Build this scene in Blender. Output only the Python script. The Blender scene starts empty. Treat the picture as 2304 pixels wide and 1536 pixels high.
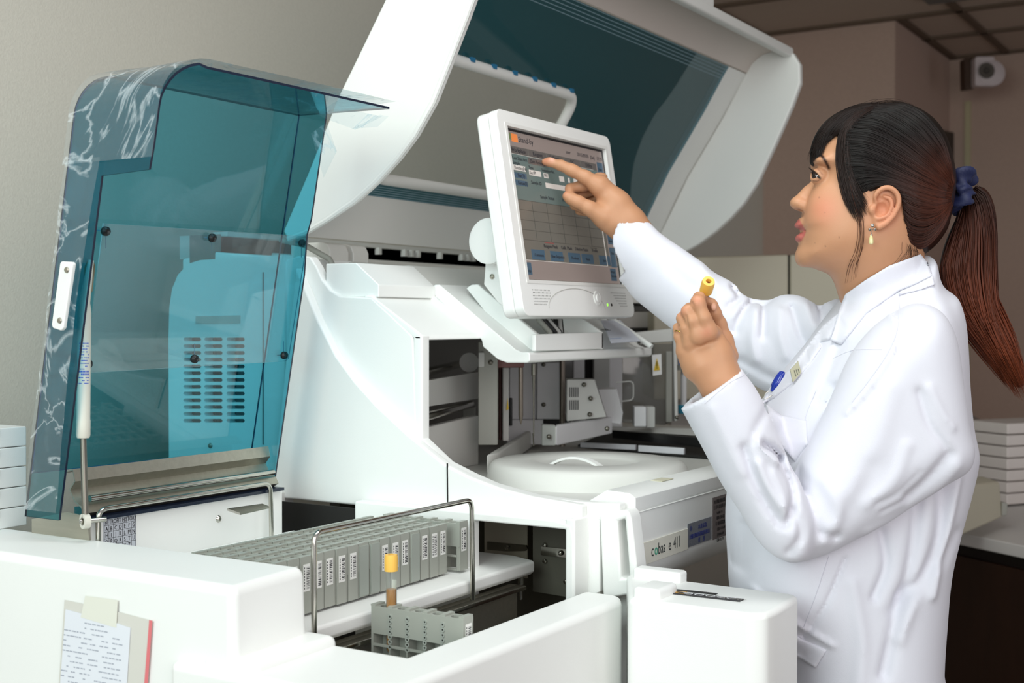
import bpy, bmesh, math, random
import numpy as np
from mathutils import Vector, Matrix

# ------------------------------------------------------------------ camera, world, lights, exposure
SC = bpy.context.scene
FPX = 2892.0; CU, CV = 1152.0, 768.0
YAW = math.radians(31.9); TILT = math.radians(-0.88); CZ = 1.29
fw = np.array([-math.sin(YAW)*math.cos(TILT), math.cos(YAW)*math.cos(TILT), math.sin(TILT)])
rt = np.array([math.cos(YAW), math.sin(YAW), 0.0]); up = np.cross(rt, fw)
CAM = np.array([0, 0, CZ])

cam_data = bpy.data.cameras.new('camera')
cam = bpy.data.objects.new('camera', cam_data)
SC.collection.objects.link(cam)
M = Matrix(((rt[0], up[0], -fw[0], 0), (rt[1], up[1], -fw[1], 0), (rt[2], up[2], -fw[2], CZ), (0, 0, 0, 1)))
cam.matrix_world = M
cam_data.sensor_width = 36.0
cam_data.lens = FPX/2304*36.0
cam_data.clip_start = 0.05
cam_data.dof.use_dof = True
cam_data.dof.focus_distance = 1.78
cam_data.dof.aperture_fstop = 6.5
SC.camera = cam
SC.cycles.transparent_max_bounces = 32

vs = SC.view_settings
vs.view_transform = 'Standard'; vs.look = 'None'; vs.gamma = 1.0; vs.use_curve_mapping = False
vs.exposure = 0.0

world = bpy.data.worlds.new('room_air'); SC.world = world
world.use_nodes = True
world.node_tree.nodes['Background'].inputs[0].default_value = (0.93, 0.95, 1.0, 1)
world.node_tree.nodes['Background'].inputs[1].default_value = 0.5

def area_light(name, loc, target, size, power, color, spread=None, size_y=None):
    ld = bpy.data.lights.new(name, 'AREA'); ld.energy = power; ld.color = color
    ld.shape = 'RECTANGLE'; ld.size = size; ld.size_y = size_y or size
    if spread: ld.spread = math.radians(spread)
    o = bpy.data.objects.new(name, ld); SC.collection.objects.link(o)
    o.location = loc
    d = Vector(target)-Vector(loc)
    o.rotation_euler = d.to_track_quat('-Z', 'Y').to_euler()
    return o
# soft daylight from the window side (behind and left of the camera), a warmer softbox from the front right, ceiling panels
area_light('window_light', (-0.75, -1.5, 2.15), (-1.1, 1.5, 1.2), 1.8, 22, (0.86, 1.0, 0.955), 110)
area_light('softbox_light', (1.45, -0.35, 1.75), (-0.85, 1.75, 1.2), 1.9, 16, (1.0, 0.93, 0.915), 120)
area_light('ceiling_light', (-0.6, 1.2, 2.46), (-0.9, 1.6, 1.0), 1.2, 9, (0.97, 1.0, 0.98), 150, 0.6)

# ------------------------------------------------------------------ pixel -> plane helpers (photo pixels traced onto real planes)
def ray(u, v): return fw + rt*(u-CU)/FPX + up*(CV-v)/FPX
def atX(u, v, x): r = ray(u, v); return CAM + r*(x/r[0])
def atY(u, v, y): r = ray(u, v); return CAM + r*(y/r[1])
def atZ(u, v, z): r = ray(u, v); return CAM + r*((z-CZ)/r[2])
def atD(u, v, d): return CAM + ray(u, v)*d
def PX(pts, x): return [tuple(atX(u, v, x)[[1, 2]]) for u, v in pts]
def PY(pts, y): return [tuple(atY(u, v, y)[[0, 2]]) for u, v in pts]
def PZ(pts, z): return [tuple(atZ(u, v, z)[[0, 1]]) for u, v in pts]

# ------------------------------------------------------------------ materials
def srgb(r, g, b):
    f = lambda c: (c/255/12.92) if c/255 <= 0.04045 else ((c/255+0.055)/1.055)**2.4
    return (f(r), f(g), f(b), 1.0)
MATS = {}
def mat(name, col, rough=0.5, metal=0.0, bump=0.0, bscale=200.0, var=0.0, vscale=8.0, spec=0.5, emit=None, estr=0.0,
        coat=0.0, sss=0.0, aniso_tex=None, attr=None, sheen=0.0):
    if name in MATS: return MATS[name]
    m = bpy.data.materials.new(name); m.use_nodes = True
    nt = m.node_tree; b = nt.nodes['Principled BSDF']
    b.inputs['Base Color'].default_value = col
    b.inputs['Roughness'].default_value = rough
    b.inputs['Metallic'].default_value = metal
    b.inputs['Specular IOR Level'].default_value = spec
    b.inputs['Coat Weight'].default_value = coat
    b.inputs['Sheen Weight'].default_value = sheen
    if sss:
        b.inputs['Subsurface Weight'].default_value = sss
        b.inputs['Subsurface Radius'].default_value = (0.012, 0.005, 0.003)
        b.inputs['Subsurface Scale'].default_value = 0.5
    if emit:
        b.inputs['Emission Color'].default_value = emit; b.inputs['Emission Strength'].default_value = estr
    tc = nt.nodes.new('ShaderNodeTexCoord'); src = tc.outputs['Object']
    if aniso_tex:
        mp = nt.nodes.new('ShaderNodeMapping'); mp.inputs['Scale'].default_value = aniso_tex
        nt.links.new(src, mp.inputs[0]); src = mp.outputs[0]
    base = None
    if attr:
        at = nt.nodes.new('ShaderNodeAttribute'); at.attribute_name = attr; base = at.outputs['Color']
    if var or True:
        nz = nt.nodes.new('ShaderNodeTexNoise'); nz.inputs['Scale'].default_value = vscale; nz.inputs['Detail'].default_value = 3
        nt.links.new(src, nz.inputs['Vector'])
        mr = nt.nodes.new('ShaderNodeMapRange'); mr.inputs[1].default_value = 0.3; mr.inputs[2].default_value = 0.7
        mr.inputs[3].default_value = 1-max(var, 0.008); mr.inputs[4].default_value = 1+max(var, 0.008)
        nt.links.new(nz.outputs[0], mr.inputs[0])
        mx = nt.nodes.new('ShaderNodeMix'); mx.data_type = 'RGBA'; mx.blend_type = 'MULTIPLY'; mx.inputs[0].default_value = 1
        if base: nt.links.new(base, mx.inputs[6])
        else: mx.inputs[6].default_value = col
        nt.links.new(mr.outputs[0], mx.inputs[7]); nt.links.new(mx.outputs[2], b.inputs['Base Color'])
    if bump:
        nb = nt.nodes.new('ShaderNodeTexNoise'); nb.inputs['Scale'].default_value = bscale; nb.inputs['Detail'].default_value = 2
        nt.links.new(src, nb.inputs['Vector'])
        bp = nt.nodes.new('ShaderNodeBump'); bp.inputs['Strength'].default_value = bump; bp.inputs['Distance'].default_value = 0.001
        nt.links.new(nb.outputs[0], bp.inputs['Height']); nt.links.new(bp.outputs[0], b.inputs['Normal'])
    MATS[name] = m
    return m

def clear_mat(name, tint, gloss=0.12, rough=0.03, haze=0.0, haze_col=(1, 1, 1, 1), bump=0.0, bscale=12.0, fres=1.45):
    """tinted clear plastic: coloured transparency, fresnel gloss, optional milky haze"""
    m = bpy.data.materials.new(name); m.use_nodes = True; nt = m.node_tree; nt.nodes.clear()
    out = nt.nodes.new('ShaderNodeOutputMaterial')
    tr = nt.nodes.new('ShaderNodeBsdfTransparent'); tr.inputs[0].default_value = tint
    gl = nt.nodes.new('ShaderNodeBsdfGlossy'); gl.inputs['Roughness'].default_value = rough
    lw = nt.nodes.new('ShaderNodeLayerWeight'); lw.inputs[0].default_value = 0.5
    pw = nt.nodes.new('ShaderNodeMath'); pw.operation = 'POWER'; pw.inputs[1].default_value = 4.0
    fr = nt.nodes.new('ShaderNodeMath'); fr.operation = 'MULTIPLY_ADD'; fr.inputs[1].default_value = 0.75; fr.inputs[2].default_value = 0.045
    nt.links.new(lw.outputs['Facing'], pw.inputs[0]); nt.links.new(pw.outputs[0], fr.inputs[0])
    mx = nt.nodes.new('ShaderNodeMixShader')
    nt.links.new(fr.outputs[0], mx.inputs[0])
    body = tr.outputs[0]
    if haze:
        df = nt.nodes.new('ShaderNodeBsdfDiffuse'); df.inputs[0].default_value = haze_col
        m2 = nt.nodes.new('ShaderNodeMixShader'); m2.inputs[0].default_value = haze
        nt.links.new(tr.outputs[0], m2.inputs[1]); nt.links.new(df.outputs[0], m2.inputs[2]); body = m2.outputs[0]
        if bump:
            tcn = nt.nodes.new('ShaderNodeTexCoord'); nz = nt.nodes.new('ShaderNodeTexNoise')
            nz.inputs['Scale'].default_value = bscale; nz.inputs['Detail'].default_value = 4; nz.inputs['Distortion'].default_value = 2.5
            nt.links.new(tcn.outputs['Object'], nz.inputs['Vector'])
            cr = nt.nodes.new('ShaderNodeValToRGB'); e = cr.color_ramp.elements
            e[0].position = .47; e[0].color = (0, 0, 0, 1); e[1].position = .5; e[1].color = (1, 1, 1, 1)
            k = e.new(.53); k.color = (0, 0, 0, 1)
            nt.links.new(nz.outputs[0], cr.inputs[0])
            ma = nt.nodes.new('ShaderNodeMath'); ma.operation = 'MULTIPLY_ADD'; ma.inputs[1].default_value = haze*2.4; ma.inputs[2].default_value = haze*.45
            nt.links.new(cr.outputs[0], ma.inputs[0]); nt.links.new(ma.outputs[0], m2.inputs[0])
    if bump:
        tc = nt.nodes.new('ShaderNodeTexCoord'); nb = nt.nodes.new('ShaderNodeTexNoise'); nb.inputs['Scale'].default_value = bscale*1.5
        nb.inputs['Detail'].default_value = 3
        nt.links.new(tc.outputs['Object'], nb.inputs['Vector'])
        bp = nt.nodes.new('ShaderNodeBump'); bp.inputs['Strength'].default_value = bump; bp.inputs['Distance'].default_value = 0.02
        nt.links.new(nb.outputs[0], bp.inputs['Height']); nt.links.new(bp.outputs[0], gl.inputs['Normal'])
    nt.links.new(body, mx.inputs[1]); nt.links.new(gl.outputs[0], mx.inputs[2])
    nt.links.new(mx.outputs[0], out.inputs[0])
    MATS[name] = m
    return m

WHITE = mat('white_plastic', srgb(240, 241, 238), 0.42, bump=0.10, bscale=900, var=0.012, vscale=5)
WHITE2 = mat('grey_white_plastic', srgb(214, 214, 209), 0.5, bump=0.1, bscale=700)
HOODW = mat('hood_plastic', srgb(228, 229, 225), 0.38, bump=0.06, bscale=900)
LIGHTG = mat('light_grey_plastic', srgb(196, 196, 192), 0.45, bump=0.05, bscale=600)
MIDG = mat('grey_metal_paint', srgb(150, 150, 142), 0.45)
DARKIN = mat('dark_interior', srgb(22, 20, 18), 0.7)
BLACK = mat('black_plastic', srgb(14, 14, 15), 0.4)
STEEL = mat('brushed_steel', srgb(172, 168, 154), 0.34, 0.80, bump=0.10, bscale=60, var=.06, vscale=10, aniso_tex=(1, 14, 14))
STEELP = mat('polished_steel', srgb(190, 187, 178), 0.16, 1.0)
STEELD = mat('dark_steel', srgb(118, 115, 106), 0.32, 0.75, var=.08, vscale=6)
RACKG = mat('rack_grey_plastic', srgb(160, 163, 154), 0.42, bump=0.05, bscale=500)
NAVY = mat('acrylic_edge_navy', srgb(18, 30, 52), 0.25)
BLUEC = clear_mat('blue_acrylic', (0.34, 0.70, 0.79, 1), rough=0.02)
BLUEW = clear_mat('blue_window_acrylic', (0.06, 0.22, 0.29, 1), rough=0.03)
CLEAR = clear_mat('clear_acrylic', (0.90, 0.95, 0.95, 1), haze=0.04)
FILM = clear_mat('wrinkled_film', (0.93, 0.96, 0.97, 1), rough=0.22, haze=0.13, haze_col=(.85, .92, .95, 1), bump=1.0, bscale=7)
GLASS = clear_mat('tube_glass', (0.90, 0.92, 0.90, 1), rough=0.05, haze=.06)

# ------------------------------------------------------------------ object helpers
COL = SC.collection
def link(o, parent=None):
    COL.objects.link(o)
    if parent is not None: o.parent = parent
    return o
def thing(name, label, cat, loc=(0, 0, 0), group=None):
    o = bpy.data.objects.new(name, None); COL.objects.link(o); o.location = loc
    o.empty_display_size = 0.05
    o['label'] = label; o['category'] = cat
    if group: o['group'] = group
    return o
def tag(o, label, cat, group=None):
    o['label'] = label; o['category'] = cat
    if group: o['group'] = group
    return o
def struct(o): o['kind'] = 'structure'; return o

def wparent(o, parent):
    """parent keeping geometry in world coordinates: the mesh is moved into the parent's frame"""
    if parent is None: return
    off = Vector((0, 0, 0)); p = parent
    while p is not None: off += Vector(p.location); p = p.parent
    o.data.transform(Matrix.Translation(-off))
    o.parent = parent

def finish(name, bm, m, parent=None, smooth=True, bevel=0.0, bseg=2, angle=38):
    me = bpy.data.meshes.new(name)
    bmesh.ops.recalc_face_normals(bm, faces=bm.faces)
    bm.to_mesh(me); bm.free()
    ms = m if isinstance(m, (list, tuple)) else [m]
    for k in ms: me.materials.append(k)
    o = bpy.data.objects.new(name, me); COL.objects.link(o)
    wparent(o, parent)
    if bevel:
        md = o.modifiers.new('bevel', 'BEVEL'); md.width = bevel; md.segments = bseg; md.limit_method = 'ANGLE'
        md.angle_limit = math.radians(35); md.harden_normals = False
    if smooth:
        for p in me.polygons: p.use_smooth = True
        a = math.radians(angle)
        es = o.modifiers.new('wn', 'WEIGHTED_NORMAL') if bevel else None
        if es: es.keep_sharp = True
        me.set_sharp_from_angle(angle=a) if not bevel else None
    return o

def axmap(axis):
    if axis == 'x': return lambda a, b, t: (t, a, b)
    if axis == 'y': return lambda a, b, t: (a, t, b)
    return lambda a, b, t: (a, b, t)
def add_prism(bm, poly, axis, t0, t1, holes=(), mi=0):
    f = axmap(axis)
    loops = [poly]+list(holes)
    if not holes:
        v0 = [bm.verts.new(f(a, b, t0)) for a, b in poly]; v1 = [bm.verts.new(f(a, b, t1)) for a, b in poly]
        n = len(poly)
        fs = [bm.faces.new(v0), bm.faces.new(v1[::-1])]
        for i in range(n): fs.append(bm.faces.new((v0[i], v1[i], v1[(i+1) % n], v0[(i+1) % n])))
        for q in fs: q.material_index = mi
        return
    allv0 = []; edges = []
    rings = []
    for lp in loops:
        vs_ = [bm.verts.new(f(a, b, t0)) for a, b in lp]; rings.append(vs_)
        for i in range(len(vs_)): edges.append(bm.edges.new((vs_[i], vs_[(i+1) % len(vs_)])))
    r = bmesh.ops.triangle_fill(bm, use_beauty=True, use_dissolve=False, edges=edges)
    fs = [g for g in r['geom'] if isinstance(g, bmesh.types.BMFace)]
    top = {}
    for vs_ in rings:
        for v in vs_:
            d = list(v.co); i = {'x': 0, 'y': 1, 'z': 2}[axis]; d[i] = t1; top[v] = bm.verts.new(d)
    for q in fs:
        q.material_index = mi
        nf = bm.faces.new([top[v] for v in q.verts][::-1]); nf.material_index = mi
    for vs_ in rings:
        for i in range(len(vs_)):
            a, b = vs_[i], vs_[(i+1) % len(vs_)]
            nf = bm.faces.new((a, b, top[b], top[a])); nf.material_index = mi
def prism(name, poly, axis, t0, t1, m, parent=None, bevel=0.0, holes=(), smooth=True, bseg=2):
    bm = bmesh.new(); add_prism(bm, poly, axis, t0, t1, holes)
    if holes: bmesh.ops.dissolve_limit(bm, angle_limit=0.01, verts=bm.verts, edges=bm.edges)
    return finish(name, bm, m, parent, smooth, bevel, bseg)
def add_box(bm, x0, x1, y0, y1, z0, z1, mi=0):
    add_prism(bm, [(x0, y0), (x1, y0), (x1, y1), (x0, y1)], 'z', z0, z1, mi=mi)
def box(name, x0, x1, y0, y1, z0, z1, m, parent=None, bevel=0.0):
    bm = bmesh.new(); add_box(bm, x0, x1, y0, y1, z0, z1)
    return finish(name, bm, m, parent, True, bevel)
def rrect(x0, x1, y0, y1, r, n=5):
    out = []
    for cx, cy, a0 in ((x1-r, y1-r, 0), (x0+r, y1-r, 90), (x0+r, y0+r, 180), (x1-r, y0+r, 270)):
        for i in range(n+1):
            a = math.radians(a0+90*i/n); out.append((cx+r*math.cos(a), cy+r*math.sin(a)))
    return out
def add_tube(bm, pts, r, n=10, cap=True, mi=0, rs=None):
    pts = [Vector(p) for p in pts]; rings = []
    t0 = (pts[1]-pts[0]).normalized()
    nrm = t0.orthogonal().normalized()
    for i, p in enumerate(pts):
        t = (pts[min(i+1, len(pts)-1)]-pts[max(i-1, 0)]).normalized()
        nrm = (nrm-t*nrm.dot(t)).normalized(); bn = t.cross(nrm)
        rr = rs[i] if rs is not None else r
        rings.append([bm.verts.new(p+(nrm*math.cos(2*math.pi*k/n)+bn*math.sin(2*math.pi*k/n))*rr) for k in range(n)])
    for a, b in zip(rings, rings[1:]):
        for k in range(n):
            f = bm.faces.new((a[k], a[(k+1) % n], b[(k+1) % n], b[k])); f.material_index = mi
    if cap:
        bm.faces.new(rings[0][::-1]).material_index = mi; bm.faces.new(rings[-1]).material_index = mi
def tube(name, pts, r, m, parent=None, n=12, rs=None):
    bm = bmesh.new(); add_tube(bm, pts, r, n, rs=rs); return finish(name, bm, m, parent, True)
def fillet(pts, rad, n=6):
    pts = [Vector(p) for p in pts]; out = [pts[0]]
    for a, b, c in zip(pts, pts[1:], pts[2:]):
        d1 = (a-b).normalized(); d2 = (c-b).normalized()
        rr = min(rad, (a-b).length*.49, (c-b).length*.49)
        p0 = b+d1*rr; p2 = b+d2*rr
        for i in range(n+1):
            t = i/n; out.append(p0*(1-t)**2+b*2*t*(1-t)+p2*t*t)
    out.append(pts[-1]); return out
def add_lathe(bm, prof, c, axis=(0, 0, 1), n=48, mi=0):
    """prof: (radius, height) list along axis from c"""
    ax = Vector(axis).normalized(); e1 = ax.orthogonal().normalized(); e2 = ax.cross(e1); c = Vector(c); rings = []
    for r, h in prof:
        if r < 1e-6: rings.append([bm.verts.new(c+ax*h)])
        else: rings.append([bm.verts.new(c+ax*h+(e1*math.cos(2*math.pi*k/n)+e2*math.sin(2*math.pi*k/n))*r) for k in range(n)])
    for a, b in zip(rings, rings[1:]):
        for k in range(n):
            k2 = (k+1) % n
            if len(a) == 1 and len(b) == 1: continue
            if len(a) == 1: f = bm.faces.new((a[0], b[k2], b[k]))
            elif len(b) == 1: f = bm.faces.new((a[k], a[k2], b[0]))
            else: f = bm.faces.new((a[k], a[k2], b[k2], b[k]))
            f.material_index = mi
    for rg, rev in ((rings[0], True), (rings[-1], False)):
        if len(rg) > 1: bm.faces.new(rg[::-1] if rev else rg).material_index = mi
def lathe(name, prof, c, m, parent=None, axis=(0, 0, 1), n=48, angle=38):
    bm = bmesh.new(); add_lathe(bm, prof, c, axis, n); return finish(name, bm, m, parent, True, angle=angle)
def text_mesh(s, size, mw, m, name='lettering', parent=None, extrude=0.0001, sx=1.0, align='LEFT'):
    cu = bpy.data.curves.new('t', 'FONT'); cu.body = s; cu.size = size; cu.extrude = extrude; cu.align_x = align
    cu.resolution_u = 2
    t = bpy.data.objects.new('t', cu); COL.objects.link(t)
    dg = bpy.context.evaluated_depsgraph_get()
    me = bpy.data.meshes.new_from_object(t.evaluated_get(dg)); bpy.data.objects.remove(t)
    me.transform(mw @ Matrix.Diagonal((sx, 1, 1, 1))); me.materials.clear(); me.materials.append(m)
    me.name = name
    o = bpy.data.objects.new(name, me); COL.objects.link(o); wparent(o, parent); return o
def frame_mat(origin, ex, ey):
    ex = Vector(ex).normalized(); ez = ex.cross(Vector(ey)).normalized(); ey = ez.cross(ex)
    return Matrix(((ex[0], ey[0], ez[0], origin[0]), (ex[1], ey[1], ez[1], origin[1]), (ex[2], ey[2], ez[2], origin[2]), (0, 0, 0, 1)))
def join_bm(name, items, parent, mats):
    """join already made mesh objects into one"""
    bm = bmesh.new()
    for o, mi in items:
        k = len(bm.faces); bm.from_mesh(o.data); bm.faces.ensure_lookup_table()
        for f in bm.faces[k:]: f.material_index = mi
        bpy.data.objects.remove(o)
    me = bpy.data.meshes.new(name); bm.to_mesh(me); bm.free()
    for k in mats: me.materials.append(k)
    o = bpy.data.objects.new(name, me); COL.objects.link(o); wparent(o, parent); return o
# ------------------------------------------------------------------ room shell
WALLL = mat('left_wallpaper', srgb(204, 200, 188), 0.85, bump=0.5, bscale=260, var=.03, vscale=160)
WALLB = mat('brown_wallpaper', srgb(178, 152, 138), 0.85, bump=0.35, bscale=180, var=.03, vscale=90)
CEILM = mat('ceiling_tile', srgb(186, 168, 154), 0.9, bump=.4, bscale=120)
GRID = mat('ceiling_grid', srgb(96, 78, 62), 0.7)
FLOORM = mat('floor_vinyl', srgb(120, 112, 100), 0.5, var=.06, vscale=4)
TRIMM = mat('cream_trim', srgb(176, 164, 130), 0.6)
struct(box('wall_left', -2.05, -1.97, -0.6, 5.25, 0, 2.5, WALLL))
struct(box('wall_back', -1.97, -1.42, 5.17, 5.25, 0, 2.5, WALLB))
struct(box('wall_side', -1.50, -1.42, 5.25, 6.16, 0, 2.5, WALLB))
struct(box('wall_far', -1.42, 2.6, 6.08, 6.16, 0, 2.5, WALLB))
struct(box('floor', -2.05, 2.6, -0.6, 6.16, -0.05, 0, FLOORM))
struct(box('ceiling', -2.05, 2.6, 1.6, 6.16, 2.5, 2.55, CEILM))
bm = bmesh.new()
for x in (-1.97, -1.42+.02, -1.17, -.57, .03, .63): add_box(bm, x-.014, x+.014, 1.6 if x != -1.4 else 5.17, 6.08 if x != -1.97 else 5.17, 2.488, 2.5)
for y in (2.2, 2.8, 3.4, 4.0, 4.6, 5.155, 5.6, 6.065): add_box(bm, -1.97 if y < 5.2 else -1.42, 2.6, y-.014, y+.014, 2.488, 2.5)
struct(finish('trim_1', bm, GRID))
def strip(n, u0, u1, v0, v1, wall):
    if wall == 'side': a = atX(u0, v0, -1.418); b = atX(u1, v1, -1.418); o = box(n, -1.42, -1.41, min(a[1], b[1]), max(a[1], b[1]), min(a[2], b[2]), max(a[2], b[2]), TRIMM)
    elif wall == 'far': a = atY(u0, v0, 6.07); b = atY(u1, v1, 6.07); o = box(n, min(a[0], b[0]), max(a[0], b[0]), 6.07, 6.08, min(a[2], b[2]), max(a[2], b[2]), TRIMM)
    else: a = atY(u0, v0, 5.16); b = atY(u1, v1, 5.16); o = box(n, min(a[0], b[0]), max(a[0], b[0]), 5.16, 5.17, b[2], a[2], TRIMM)
    return struct(o)
strip('trim_2', 1656, 1672, 470, 700, 'back')
strip('trim_3', 2171, 2180, 228, 960, 'far')
# diffuser recessed light just showing at the top of the frame
lp = atZ(2090, 8, 2.49)
o = box('ceiling_light_panel', lp[0], lp[0]+.55, lp[1]-.75, lp[1], 2.484, 2.4875, mat('dim_diffuser', srgb(70, 84, 84), 0.2))
tag(o, 'dark glossy ceiling light panel at the top edge above the white wall speaker', 'ceiling light')

# ------------------------------------------------------------------ main analyzer
AN = thing('immunoassay_analyzer', 'large white laboratory immunoassay analyzer with a raised curved hood and blue tinted window', 'laboratory analyzer', (-1.25, 2.2, 0))
# side skin, rear part with the vent slots
def slot_holes():
    hs = []
    for i in range(13):
        v0 = 759+i*15.25
        for (a, b) in ((412, 453), (459, 501), (509, 551)):
            hs.append(PY([(a+3, v0), (b-3, v0), (b, v0+4.3), (b-3, v0+8.6), (a+3, v0+8.6), (a, v0+4.3)], 1.58))
    return hs
rear = PY([(380, 1025), (379, 760), (381, 690), (387, 650), (400, 618), (424, 593), (450, 585), (560, 578), (640, 573), (640, 1025)], 1.58)
rear = [(rear[0][0], 0.30)]+rear[1:-1]+[(rear[-1][0], .30)]
prism('rear_side_cover', rear, 'y', 1.58, 1.60, WHITE, AN, 0.0, holes=slot_holes())
prism('vent_backing', PY([(400, 745), (560, 745), (560, 960), (400, 960)], 1.64), 'y', 1.64, 1.645, DARKIN, AN)
lab = PY([(440, 711), (540, 709), (540, 727), (440, 728)], 1.5785); prism('blank_nameplate', lab, 'y', 1.5785, 1.58, mat('blank_plate', srgb(178, 186, 180), .5), AN)
cc = atY(473, 1002, 1.579); bm = bmesh.new(); add_lathe(bm, [(0, -.003), (.0035, -.002), (.0045, 0)], cc, (0, 1, 0), 12); finish('screw', bm, STEEL, AN)
# front side skin
up_poly = [(592, 1030), (590, 820), (590, 700), (597, 655), (612, 615), (640, 586), (670, 575), (697, 577), (712, 600), (724, 628), (742, 652), (765, 666), (835, 669),
           (880, 710), (926, 754), (929, 765), (937, 975), (1005, 1040), (1060, 1068), (1110, 1090), (1200, 1115), (1300, 1128), (1362, 1132), (1395, 1132)]
p = PY(up_poly, 1.585)
p = [(p[0][0], .30)]+p[1:]+[(-.812, 1.03), (-.812, 1.012), (-.842, 1.012), (-.842, .60), (-.862, .60), (-.862, 1.004), (-1.44, 1.004), (-1.44, .30)]
prism('side_panel', p, 'y', 1.585, 1.605, WHITE, AN, 0.003)
# lower raised skin under the curved ridge
ridge = [(668, 600), (690, 648), (720, 722), (760, 800), (803, 858), (850, 910), (920, 975), (1005, 1044), (1060, 1072), (1130, 1098), (1200, 1116), (1290, 1130), (1385, 1136)]
pr = PY(ridge, 1.572)
p = [(PY([(645, 600)], 1.572)[0][0], .3), (PY([(645, 600)], 1.572)[0][0], pr[0][1]-.02)]+pr+[(-.812, 1.0), (-.812, .3)]
# the lower skin is notched where the sampler bay opens into the machine
def notch(poly):
    out = []
    for q in poly: out.append(q)
    return out
LOWTOP = 1.004
p = [q for q in p[:-4]]+[(-.862, pr[-2][1]-.002), (-.862, LOWTOP), (-1.44, LOWTOP)]
p = p[2:]; 
prism('side_skirt', p, 'y', 1.568, 1.586, WHITE, AN, 0.004, bseg=3)
seam = PY([(1005, 1042), (1007, 1042), (1008, 1130), (1006, 1130)], 1.567); prism('panel_seam', seam, 'y', 1.5665, 1.5685, DARKIN, AN)
seam = PY([(590, 612), (592, 612), (592, 1000), (590, 1000)], 1.578); prism('panel_seam', seam, 'y', 1.5785, 1.581, mat('shadow_gap', srgb(120, 126, 124), .8), AN)
# bay frame (the white portal with the rack opening)
fr = [(-1.247, 1.015), (-.90, 1.015), (-.866, 1.008), (-.862, .99), (-.862, .62), (-1.247, .62)]
hole = [(-1.03, 1.0025), (-.875, 1.0025), (-.875, .80), (-1.03, .80)]
prism('bay_frame', fr, 'y', 1.545, 1.566, WHITE, AN, 0.003, holes=[hole])
prism('bay_cheek', [(-.93, .62), (-.862, .62), (-.862, .985), (-.866, 1.02), (-.876, 1.028), (-.93, 1.028)], 'y', 1.566, 1.60, WHITE, AN, 0.004) if False else None
box('bay_cheek', -.876, -.8605, 1.5462, 1.61, .60, 1.018, WHITE, AN, 0.003)
bm = bmesh.new(); add_box(bm, -1.409, -1.247, 1.553, 1.556, .80, 1.0018); finish('dark_opening', bm, DARKIN, AN)
box('side_post', -1.425, -1.409, 1.53, 1.57, .70, 1.015, WHITE2, AN, 0.002)
# interior of the bay
BAYST = mat('bay_steel', srgb(92, 89, 79), .6, .2, var=.08, vscale=12)
bm = bmesh.new(); add_box(bm, -1.35, -.86, 1.80, 1.82, .75, 1.0); add_box(bm, -1.35, -1.33, 1.61, 1.80, .75, 1.0); finish('bay_liner', bm, BAYST, AN)
def steelpanel(px, y, nm, m=BAYST, t=.002): return prism(nm, PY(px, y), 'y', y, y+t, m, AN, 0.0)
BAYL = mat('bay_plate_lightened', srgb(168, 163, 146), .5, .15, var=.08, vscale=10)  # paler copy of the bay steel, its colour standing in for missing light
steelpanel([(1090, 1160), (1186, 1170), (1186, 1300), (1090, 1300)], 1.74, 'steel_plate', BAYL)
steelpanel([(1199, 1180), (1290, 1188), (1290, 1345), (1199, 1330)], 1.70, 'steel_plate')
steelpanel([(1097, 1218), (1184, 1226), (1186, 1233), (1182, 1239), (1140, 1240), (1097, 1236)], 1.735, 'latch_strip', STEELP, .003)
steelpanel([(1217, 1229), (1290, 1237), (1290, 1256), (1272, 1254), (1217, 1248)], 1.694, 'latch_strip', STEELP, .003)
for (u, v, y) in ((1141, 1231, 1.734), (1261, 1244, 1.692), (1226, 1226, 1.698), (1226, 1262, 1.698), (1273, 1308, 1.698)):
    bm = bmesh.new(); add_lathe(bm, [(0, -.004), (.003, -.003), (.004, 0)], atY(u, v, y), (0, 1, 0), 12); finish('rivet', bm, STEELP, AN)
q = atY(1171, 1345, 1.66)
lathe('sensor_post', [(.0035, 0), (.0035, .022), (.005, .023), (.005, .037), (.0045, .045), (.003, .048)], (q[0], 1.66, q[2]-.002), STEELP, AN, n=16)

# slotted wing panel right of the bay
box('corner_fill', -.862, -.803, 1.613, 1.66, .60, 1.012, WHITE, AN, 0.003)
wp = PY([(1356, 1158), (1412, 1144), (1422, 1148), (1428, 1165), (1447, 1330), (1364, 1345)], 1.592)
wh = PY([(1397, 1170), (1413, 1164), (1424, 1298), (1405, 1298)], 1.592)
prism('slotted_wing', wp, 'y', 1.581, 1.614, WHITE, AN, 0.004, holes=[wh])
# front fascia and deck
XF = -.80
prof = [(-.875, 1.034), (-.845, 1.052), (-.81, 1.05), (XF, 1.044), (XF, 1.0265), (XF-.002, 1.025), (XF-.002, 1.0238), (XF+.0015, 1.023), (XF, 1.0215), (XF, .945), (-.806, .925), (-.825, .908), (-.858, .898), (-.858, 1.0)]
prism('front_fascia', prof, 'y', 1.612, 2.95, WHITE, AN, 0.0015)
box('deck', -1.62, -.86, 1.605, 2.95, 1.0, 1.03, WHITE2, AN, 0.0)
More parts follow.
